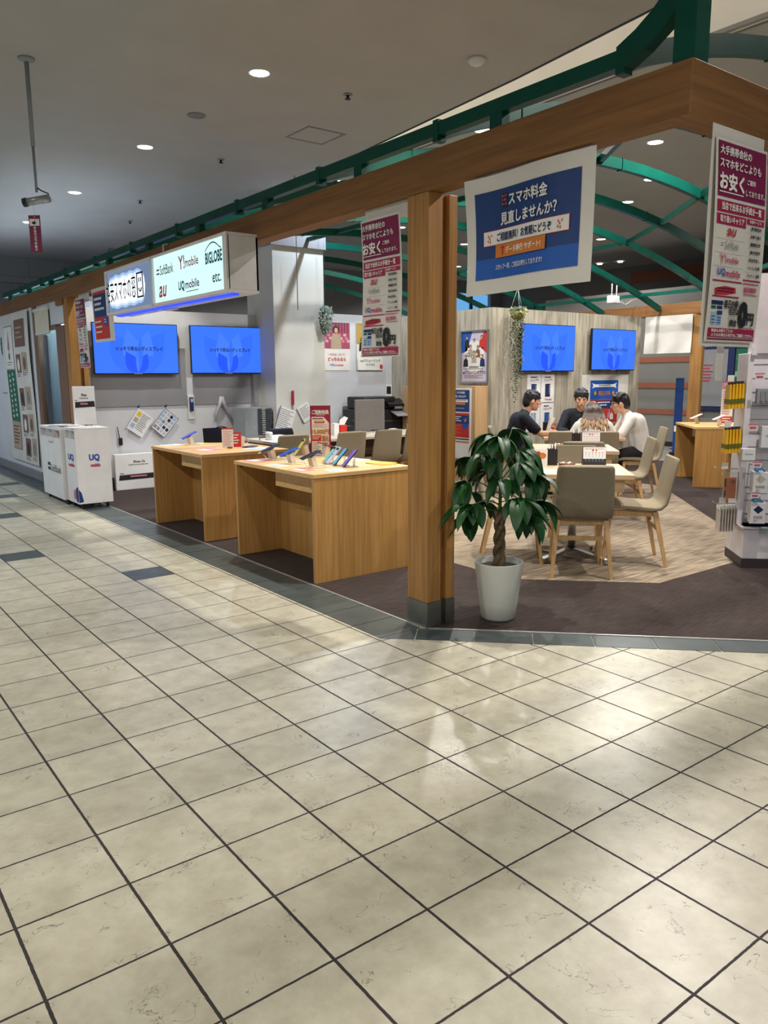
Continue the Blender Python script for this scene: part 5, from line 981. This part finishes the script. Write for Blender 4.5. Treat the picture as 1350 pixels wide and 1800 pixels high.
for i in range(5):
    for j in range(5):
        if (i + j) % 2: s.rect(.55 + .035 * i, .06 + .035 * j, .585 + .035 * i, .095 + .035 * j, PAPER, 3)
s.lines(.3, -.15, .9, -.05, 1, PINKI, 3, .8)
o = s.mb.build('mosaic', s.mats, t); o.location = (0, -.014, .92); MB().box((0, -.014, -.05), (1.0, .0, 0)).build('red_edge', CRIM, t)
t = thing('blue_standing_sign', 'narrow blue standing sign beside the far oak post', 'sign', (11.5, 5.375, 0), XF); MB().box((0, 0, .1), (.14, .03, 1.36)).build('panel', NAVY, t); MB().box((.02, -.004, .45), (.09, 0, .55)).build('white_mark', PAPER, t); MB().box((.01, -.1, 0), (.13, .13, .1)).build('base', BLK, t)
t = thing('wall_switch_panel', 'row of wall sockets on the striped far wall', 'socket', (13.385, 8.35, 1.42), XF)
for i in range(3): MB().box((.11 * i, -.02, 0), (.11 * i + .09, 0, .10)).build('socket_plate', mat('cream_socket', 'c4bc8e', .5), t)
block('wall_unit', 'small white unit on the striped far wall above the sockets', 'unit', (13.37, 8.45, 1.58), WPLAS, (.03, .08, .10))
# ================================================================== PEOPLE
def ik(a, b, l1, l2, hint):
    a, b, hint = Vector(a), Vector(b), Vector(hint); d = b - a; L = min(d.length, (l1 + l2) * .995); d.normalize(); b = a + d * L
    x = (l1 * l1 - l2 * l2 + L * L) / (2 * L); hh = math.sqrt(max(0, l1 * l1 - x * x)); n = (hint - d * hint.dot(d)).normalized(); return a + d * x + n * hh, b
def person(label, loc, rz, lean, pitch, turn, hands, feet, shirt, trousers, hair='short', long_sleeve=False, back_hunch=.06, glasses=False, shoe=None, side=0):
    t = thing('person', label, 'person', loc, rz)
    hip = Vector((0, 0, .54)); up = Vector((side, math.sin(lean), math.cos(lean))).normalized(); fw = Vector((0, math.cos(lean), -math.sin(lean)))
    ch = hip + up * .24 - fw * back_hunch * .4; sh = hip + up * .42 + fw * .01; nk = sh + up * .07 + fw * .035
    Rm = Matrix.Rotation(turn, 4, 'Z') @ Matrix.Rotation(-pitch, 4, 'X')
    hc = nk + Vector((0, .03, .105)) + fw * .02; HM = Matrix.Translation(hc) @ Rm
    B = MB()
    def torso(m, g):
        for sx in (-1, 1):
            m.chain([hip + Vector((sx * .075, 0, 0)), ch + Vector((sx * .07, 0, -.02)), ch + up * .10 + Vector((sx * .085, 0, 0)), sh + Vector((sx * .13, -.0, -.02))], [.10 + g, .092 + g, .092 + g, .058 + g])
        m.cap(hip, .105 + g, ch, .10 + g); m.cap(ch, .10 + g, sh - up * .06, .088 + g); m.cap(sh + Vector((-.12, 0, -.01)), .05 + g, sh + Vector((.12, 0, -.01)), .05 + g)
    torso(B, 0); B.cap(sh - up * .03, .06, nk + Vector((0, .01, .05)), .048)
    B.ell((0, -.008, .018), (.073, .090, .098), M=HM, n=16, k=12); B.ell((0, .022, -.045), (.056, .062, .062), M=HM); B.cap(HM @ Vector((0, .055, -.085)), .024, HM @ Vector((0, .04, -.08)), .03)
    B.cap(HM @ Vector((0, .078, .022)), .009, HM @ Vector((0, .100, -.022)), .0135); B.cap(HM @ Vector((-.035, .076, .034)), .010, HM @ Vector((.035, .076, .034)), .010); B.cap(HM @ Vector((-.016, .082, -.052)), .008, HM @ Vector((.016, .082, -.052)), .008)
    for sx in (-1, 1): B.ell((sx * .076, -.004, .0), (.011, .022, .032), M=HM); B.ell((sx * .042, .058, -.01), (.022, .02, .022), M=HM)
    S = MB(); T = MB(); torso(S, .014)
    S.cap(sh + up * .02, .062, sh + up * .045 + fw * .015, .056)
    for sx, tg in zip((-1, 1), hands):
        a = sh + Vector((sx * .165, 0, -.02)); e, wr = ik(a, tg, .27, .24, (sx * .55, -.35, -.8)); B.chain([a, e, wr], [.048, .036, .026])
        if long_sleeve: S.chain([a, e, wr], [.062, .05, .04])
        else: S.chain([a, a + (e - a) * .78], [.062, .058])
        d = (wr - e).normalized(); fd = (d + Vector((0, 0, -.25))).normalized(); sd = fd.cross(Vector((0, 0, 1))).normalized() * sx; palm = wr + fd * .045
        for q in (-.018, -.006, .006, .018): B.cap(wr + sd * q * .8, .013, palm + fd * .028 + sd * q * 1.25, .011)
        for q, l in zip((-1.5, -.5, .5, 1.5), (.9, 1.05, 1.0, .8)):
            k0 = palm + fd * .03 + sd * .0155 * q; k1 = k0 + fd * .032 * l + sd * .002 * q; k2 = k1 + (fd + Vector((0, 0, -.5))).normalized() * .024 * l; k3 = k2 + (fd + Vector((0, 0, -1.1))).normalized() * .018 * l; B.chain([k0, k1, k2, k3], [.0092, .0085, .0078, .007])
        k0 = wr + fd * .018 - sd * .02; B.chain([k0, k0 + (fd - sd * 1.1).normalized() * .032, k0 + (fd - sd * 1.1).normalized() * .032 + (fd - sd * .3).normalized() * .026], [.012, .010, .008])
    for sx, ft in zip((-1, 1), feet):
        hp = hip + Vector((sx * .085, .02, -.015)); an = Vector(ft) + Vector((0, 0, .07)); kn, an = ik(hp, an, .43, .41, (sx * .1, .7, .8)); B.chain([hp, kn, an], [.078, .054, .036]); T.chain([hp, kn, an + (kn - an) * (.12 if not shoe else .55)], [.096, .070, .055])
        f = Vector((sx * .15, 1, 0)).normalized(); B.chain([an, an + Vector((0, 0, -.04)) - f * .03, an + f * .13 + Vector((0, 0, -.05))], [.034, .03, .022])
        m_ = MB(); m_.cap(an + Vector((0, 0, -.045)) - f * .04, .036, an + f * .15 + Vector((0, 0, -.05)), .034); o = m_.build('shoe', shoe or BLK, t)
    T.cap(hip + Vector((-.075, 0, -.01)), .112, hip + Vector((.075, 0, -.01)), .112); T.cap(hip + Vector((0, 0, .03)), .112, hip + Vector((0, 0, -.02)), .11)
    remeshed(B, 'body', SKIN, t, .0075, 4); remeshed(S, 'shirt', shirt, t, .014, 4); remeshed(T, 'trousers', trousers, t, .016, 4)
    E_ = MB()
    for sx in (-1, 1): E_.ell((sx * .031, .0775, .012), (.013, .006, .0055), M=HM); E_.cap(HM @ Vector((sx * .018, .085, .034)), .003, HM @ Vector((sx * .046, .078, .036)), .003)
    E_.build('eyes', INKB, t); L_ = MB(); L_.ell((0, .0885, -.053), (.019, .005, .0055), M=HM); L_.build('lips', mat('lip', 'a86a5c', .5), t)
    if glasses:
        g = MB()
        for sx in (-1, 1): g.tube([HM @ Vector((sx * .034 + .022 * math.cos(q * .7), .096, .012 + .017 * math.sin(q * .7))) for q in range(10)], .0018, 5); g.tube([HM @ Vector((sx * .056, .094, .016)), HM @ Vector((sx * .078, .0, .016))], .0018, 5)
        g.build('glasses', INKB, t)
    Hh = MB(); rr = random.Random(int(lean * 1000) + len(label))
    Hh.ell((0, -.022, .048), (.086, .096, .088), M=HM, n=16, k=10); Hh.ell((0, -.062, .0), (.074, .062, .085), M=HM)
    if hair == 'short':
        for i in range(46):
            a = rr.uniform(-2.7, 2.7); el = rr.uniform(.15, 1.3); p = Vector((.084 * math.sin(a) * math.cos(el), -.02 + .094 * math.cos(a) * math.cos(el), .05 + .09 * math.sin(el))); q = p + Vector((rr.uniform(-.02, .02), .022 if a * a < 1.2 else -.005, -.028)); Hh.cap(HM @ p, .013, HM @ q, .006)
        for i in range(9): x = -.06 + .015 * i; Hh.cap(HM @ Vector((x, .06, .10)), .014, HM @ Vector((x * 1.08 + rr.uniform(-.008, .008), .086 - abs(x) * .3, .045 + rr.uniform(-.006, .014))), .006)
        for sx in (-1, 1): Hh.cap(HM @ Vector((sx * .074, .015, .05)), .014, HM @ Vector((sx * .077, .02, .0)), .007)
        remeshed(Hh, 'hair', HAIR, t, .007, 2)
    else:
        tips = MB()
        for i in range(46):
            a = -2.0 + 4.0 * i / 45 + math.pi; p = HM @ Vector((.080 * math.sin(a), -.02 + .090 * math.cos(a), .03 + .02 * math.cos(i))); sx_ = math.sin(a)
            m1 = sh + up * .06 - fw * (.085 + .03 * abs(math.cos(a))) + Vector((sx_ * .10 + rr.uniform(-.015, .015), 0, 0)); e1 = m1 - up * rr.uniform(.14, .30) - fw * rr.uniform(.035, .06) + Vector((sx_ * .05 + rr.uniform(-.025, .025), 0, 0))
            q1 = (p + m1) / 2 - fw * .03; Hh.chain([p, q1, m1], [.022, .021, .018]); md = m1 + (e1 - m1) * .45; Hh.cap(m1, .018, md, .016); tips.chain([md, m1 + (e1 - m1) * .75, e1], [.0125, .009, .003])
        remeshed(Hh, 'hair', mat('brown_hair', '5a4438', .5, '3c2c26', 40, (1, 1, .2)), t, .008, 2); remeshed(tips, 'hair_ends', mat('blond_hair', 'a07c50', .5, '74563a', 40, (1, 1, .2)), t, .005, 1)
        hd = MB(); hd.chain([sh + Vector((-.14, 0, 0)) + up * .03, sh + Vector((-.09, 0, 0)) - fw * .06 + up * .02, sh + Vector((.09, 0, 0)) - fw * .06 + up * .02, sh + Vector((.14, 0, 0)) + up * .03], [.045, .045, .045, .045]); remeshed(hd, 'hood', shirt, t, .012, 4)
    return t
PX = lambda u, v: uv(u, v, 0)
person('man in a black polo shirt seated on the left, looking across the table', PX(7.50, 1.50), face(0, 1), .22, .12, .12, [(-.20, .48, .74), (.16, .52, .74)], [(-.10, .38, .0), (.12, .34, .0)], DARKC, PANTS, back_hunch=.10)
person('man in a dark jacket seated at the back of the table facing the viewer', PX(8.24, 2.335), face(-1, 0), .18, .2, -.05, [(-.15, .46, .735), (.2, .44, .735)], [(-.1, .35, 0), (.1, .38, 0)], JACK, PANTS, long_sleeve=True)
person('man with glasses in a white t-shirt leaning forward on the right', PX(7.42, 2.97), face(0, -1), .36, .18, -.05, [(-.20, .52, .74), (.2, .50, .74)], [(-.10, .28, 0), (.14, -.02, 0)], WCLOTH, PANTS, glasses=True, back_hunch=.12, shoe=mat('cream_shoe', 'c9b8a8', .6))
person('woman with long brown and blond hair seated with her back to the viewer', PX(6.96, 2.39), face(1, 0), .70, .30, .1, [(-.2, .46, .735), (.2, .46, .735)], [(-.1, .35, 0), (.1, .35, 0)], WCLOTH, PANTS, hair='long', long_sleeve=True)

# ================================================================== PRODUCT RACK AT THE RIGHT EDGE
RK = Vector((4.85, .52, .0045)); t = thing('product_rack', 'white double-sided product rack at the right edge of the picture', 'display rack', tuple(RK), D45)
RW = mat('rack_white', 'eae6ea', .4)
MB().box((0, .02, .07), (.9, .42, .31)).build('base_cabinet', RW, t, bevel=.003); MB().box((-.004, .012, 0), (.9, .424, .07)).build('plinth', mat('dark_plinth', '3a3236', .5), t)
MB().box((-.03, .10, .31), (.012, .34, 1.56)).build('side_post', RW, t, bevel=.003)
pm = MB().box((.012, .19, .31), (.9, .25, 1.56))
pm.build('back_panel', RW, t); gm = MB()
for i in range(12): gm.box((.012, .186, .38 + .10 * i), (.9, .191, .385 + .10 * i))
gm.build('slot_lines', GREYP, t)
MB().box((-.02, .0, .295), (.9, .19, .31)).build('bottom_shelf', RW, t, bevel=.002); MB().box((.1, -.02, .27), (.9, .0, .315)).build('shelf_lip', CLEAR, t)
MB().box((.012, .17, 1.56), (.9, .26, 2.12)).build('header_panel', mat('header_panel', 'd8d0d2', .5), t)
MB().box((-.012, .08, 1.545), (.02, .10, 1.6)).build('header_clip', RW, t)
def rk(x, y, z): return tuple(RK + Vector((R2, -R2, 0)) * x + Vector((R2, R2, 0)) * y + Vector((0, 0, z)))
def side_hook(z, where):
    t = thing('side_hook', 'chrome hook on the side of the white rack ' + where, 'hook', rk(-.03, .16, z), D45); MB().tube([(0, 0, 0), (-.15, 0, .0), (-.165, 0, .015)], .0035, 6).build('hook_wire', CHROME, t); MB().box((-.12, -.02, .0), (-.075, -.017, .045)).build('price_flag', PAPER, t)
for z, w_ in ((1.36, 'holding the upper yellow pouches'), (1.03, 'holding the lower yellow pouches'), (.72, 'holding the orange case'), (.46, 'holding the clear sleeves')): side_hook(z, w_)
for zt, n, H, w_, nm in ((1.345, 5, .175, 'upper', 'a'), (1.015, 5, .17, 'lower', 'b')):
    pr = None
    for i in range(n):
        lb = 'yellow pouch hanging among the others on the %s side hook of the white rack' % w_
        if pr is None:
            pr = thing('yellow_pouch', lb, 'pouch', rk(-.045, .16, zt), D45, 'yellow pouches on the %s side hook' % w_)
            MB().add([(-.006, -.05, 0), (.006, -.05, 0), (.006, .05, 0), (-.006, .05, 0), (-.010, -.055, -H), (.010, -.055, -H), (.010, .055, -H), (-.010, .055, -H)], [(0, 1, 2, 3), (7, 6, 5, 4), (0, 4, 5, 1), (1, 5, 6, 2), (2, 6, 7, 3), (3, 7, 4, 0)]).build('pouch_body', YEL, pr); MB().box((-.0102, -.0558, -H * .80), (.0102, .0558, -H * .60)).build('dark_band', mat('pouch_print', '6a6a1e', .5), pr); MB().box((-.005, -.02, 0), (.005, .02, .016)).build('hang_tab', INKB, pr)
        else: copy_thing(pr, rk(-.045 - .022 * i, .16, zt - .002 * i))
t = thing('phone_case_pack', 'orange phone case in clear packaging on the side of the white rack', 'phone case', rk(-.125, .13, .50), D45); MB().box((0, 0, 0), (.085, .012, .16)).build('orange_case', mat('orange_leather', 'd8662e', .45), t, bevel=.006); MB().box((.0, -.002, .015), (.012, .0, .06)).box((0, -.002, .09), (.012, 0, .15)).build('case_edge', INKB, t); MB().box((-.02, -.006, -.01), (.095, .02, .20)).build('clear_bag', CLEAR, t); MB().lathe([(.016, 0), (.016, .003), (1e-4, .003)], n=12, M=Matrix.Translation((.06, 0, .13)) @ Matrix.Rotation(1.57, 4, 'X')).build('camera_window', mat('orange_dark', 'a84a20', .5), t)
pr = None
for i in range(6):
    lb = 'clear plastic sleeve hanging among others low on the side of the white rack'
    if pr is None:
        pr = thing('clear_sleeve', lb, 'sleeve', rk(-.045, .16, .45), D45, 'clear sleeves on the lowest side hook'); MB().box((-.003, -.05, -.20), (.003, .05, 0)).build('film', mat('milky_film', 'cfc8c0', .25), pr); MB().box((-.004, -.05, -.03), (.004, .05, -.005)).build('header', PAPER, pr)
    else: copy_thing(pr, rk(-.045 - .02 * i, .16, .45 - .001 * i))
for row, (z, m_, lb) in enumerate(((.565, CARD, 'upper'), (.345, INKN, 'lower'))):
    pr = None
    for i in range(4):
        l2 = 'white battery box with blue ribbon on the %s front hook of the rack' % lb
        if pr is None:
            pr = thing('battery_box', l2, 'box', rk(.015, -.06, z), D45, 'battery boxes on the %s front hook' % lb); MB().box((0, 0, 0), (.10, .026, .155)).build('carton', CARD, pr, bevel=.001)
            s = Sheet(.10, .155); s.poly([(.05, .02), (.085, .05), (.05, .08), (.015, .05)], LINE if row == 0 else INKN); s.text('5000', .05, .105, .02, INKB, .06); s.lines(.02, .125, .05, .145, 2, INKG, 2, .4); s.rect(0, .150, .1, .155, BLUE); o = s.mb.build('printing', s.mats, pr); o.location = (0, 0, .155)
            MB().tube([(.02, .012, .155), (.035, .012, .175), (.06, .012, .18), (.08, .012, .16)], .006, 6).build('ribbon', mat('sky_ribbon', '3a9adc', .4), pr)
        else: copy_thing(pr, rk(.015 + .006 * i, -.06 + .034 * i, z))
    o = thing('front_hook', 'chrome hook carrying the %s battery boxes' % lb, 'hook', rk(.06, .19, z + .19), D45); MB().tube([(0, 0, 0), (0, -.27, 0), (0, -.28, .015)], .004, 6).build('hook_wire', CHROME, o)
    s = Sheet(.06, .045, PAPER, .003); s.rect(0, 0, .06, .01, PINKI); s.lines(.01, .02, .05, .036, 1, INKM, 2, .8); s.flat('price_tag', 'pink and white price tag above the %s battery boxes' % lb, 'price tag', rk(.0, -.075, z + .235), D45)
for x, z, lb in ((.0, 1.42, 'top'), (-.02, 1.06, 'second')):
    s = Sheet(.065, .05, PAPER, .003); s.rect(0, 0, .065, .01, PINKI); s.lines(.01, .02, .055, .038, 1, INKM, 2, .8); s.flat('price_tag', 'pink and white price tag on the %s row of the white rack' % lb, 'price tag', rk(x, .02, z), D45)
for i, (x, z, sz, lb) in enumerate(((.05, 1.20, (.2, .05, .11), 'grey ribbed accessory pack on the top row of the white rack'), (.10, .88, (.15, .05, .16), 'pale accessory pack on the second row of the white rack'), (-.06, .80, (.09, .07, .085), 'small white carton sticking out at the corner of the white rack'))):
    y0 = .10 if i < 2 else -.02
    o = MB().box((0, 0, 0), sz).build('accessory_pack', [GREYM, CARD, CARD][i], bevel=.004)
    if i == 0:
        for q in range(5): MB().box((.02 + .034 * q, -.01, .02), (.042 + .034 * q, 0, .09)).build('rib', GREYP, o)
    else: MB().box((sz[0] * .2, -.001, sz[2] * .5), (sz[0] * .8, 0, sz[2] * .6)).build('label', LTBL, o)
    o.location = rk(x, y0, z); o.rotation_euler.z = D45; tag(o, lb, 'pack')
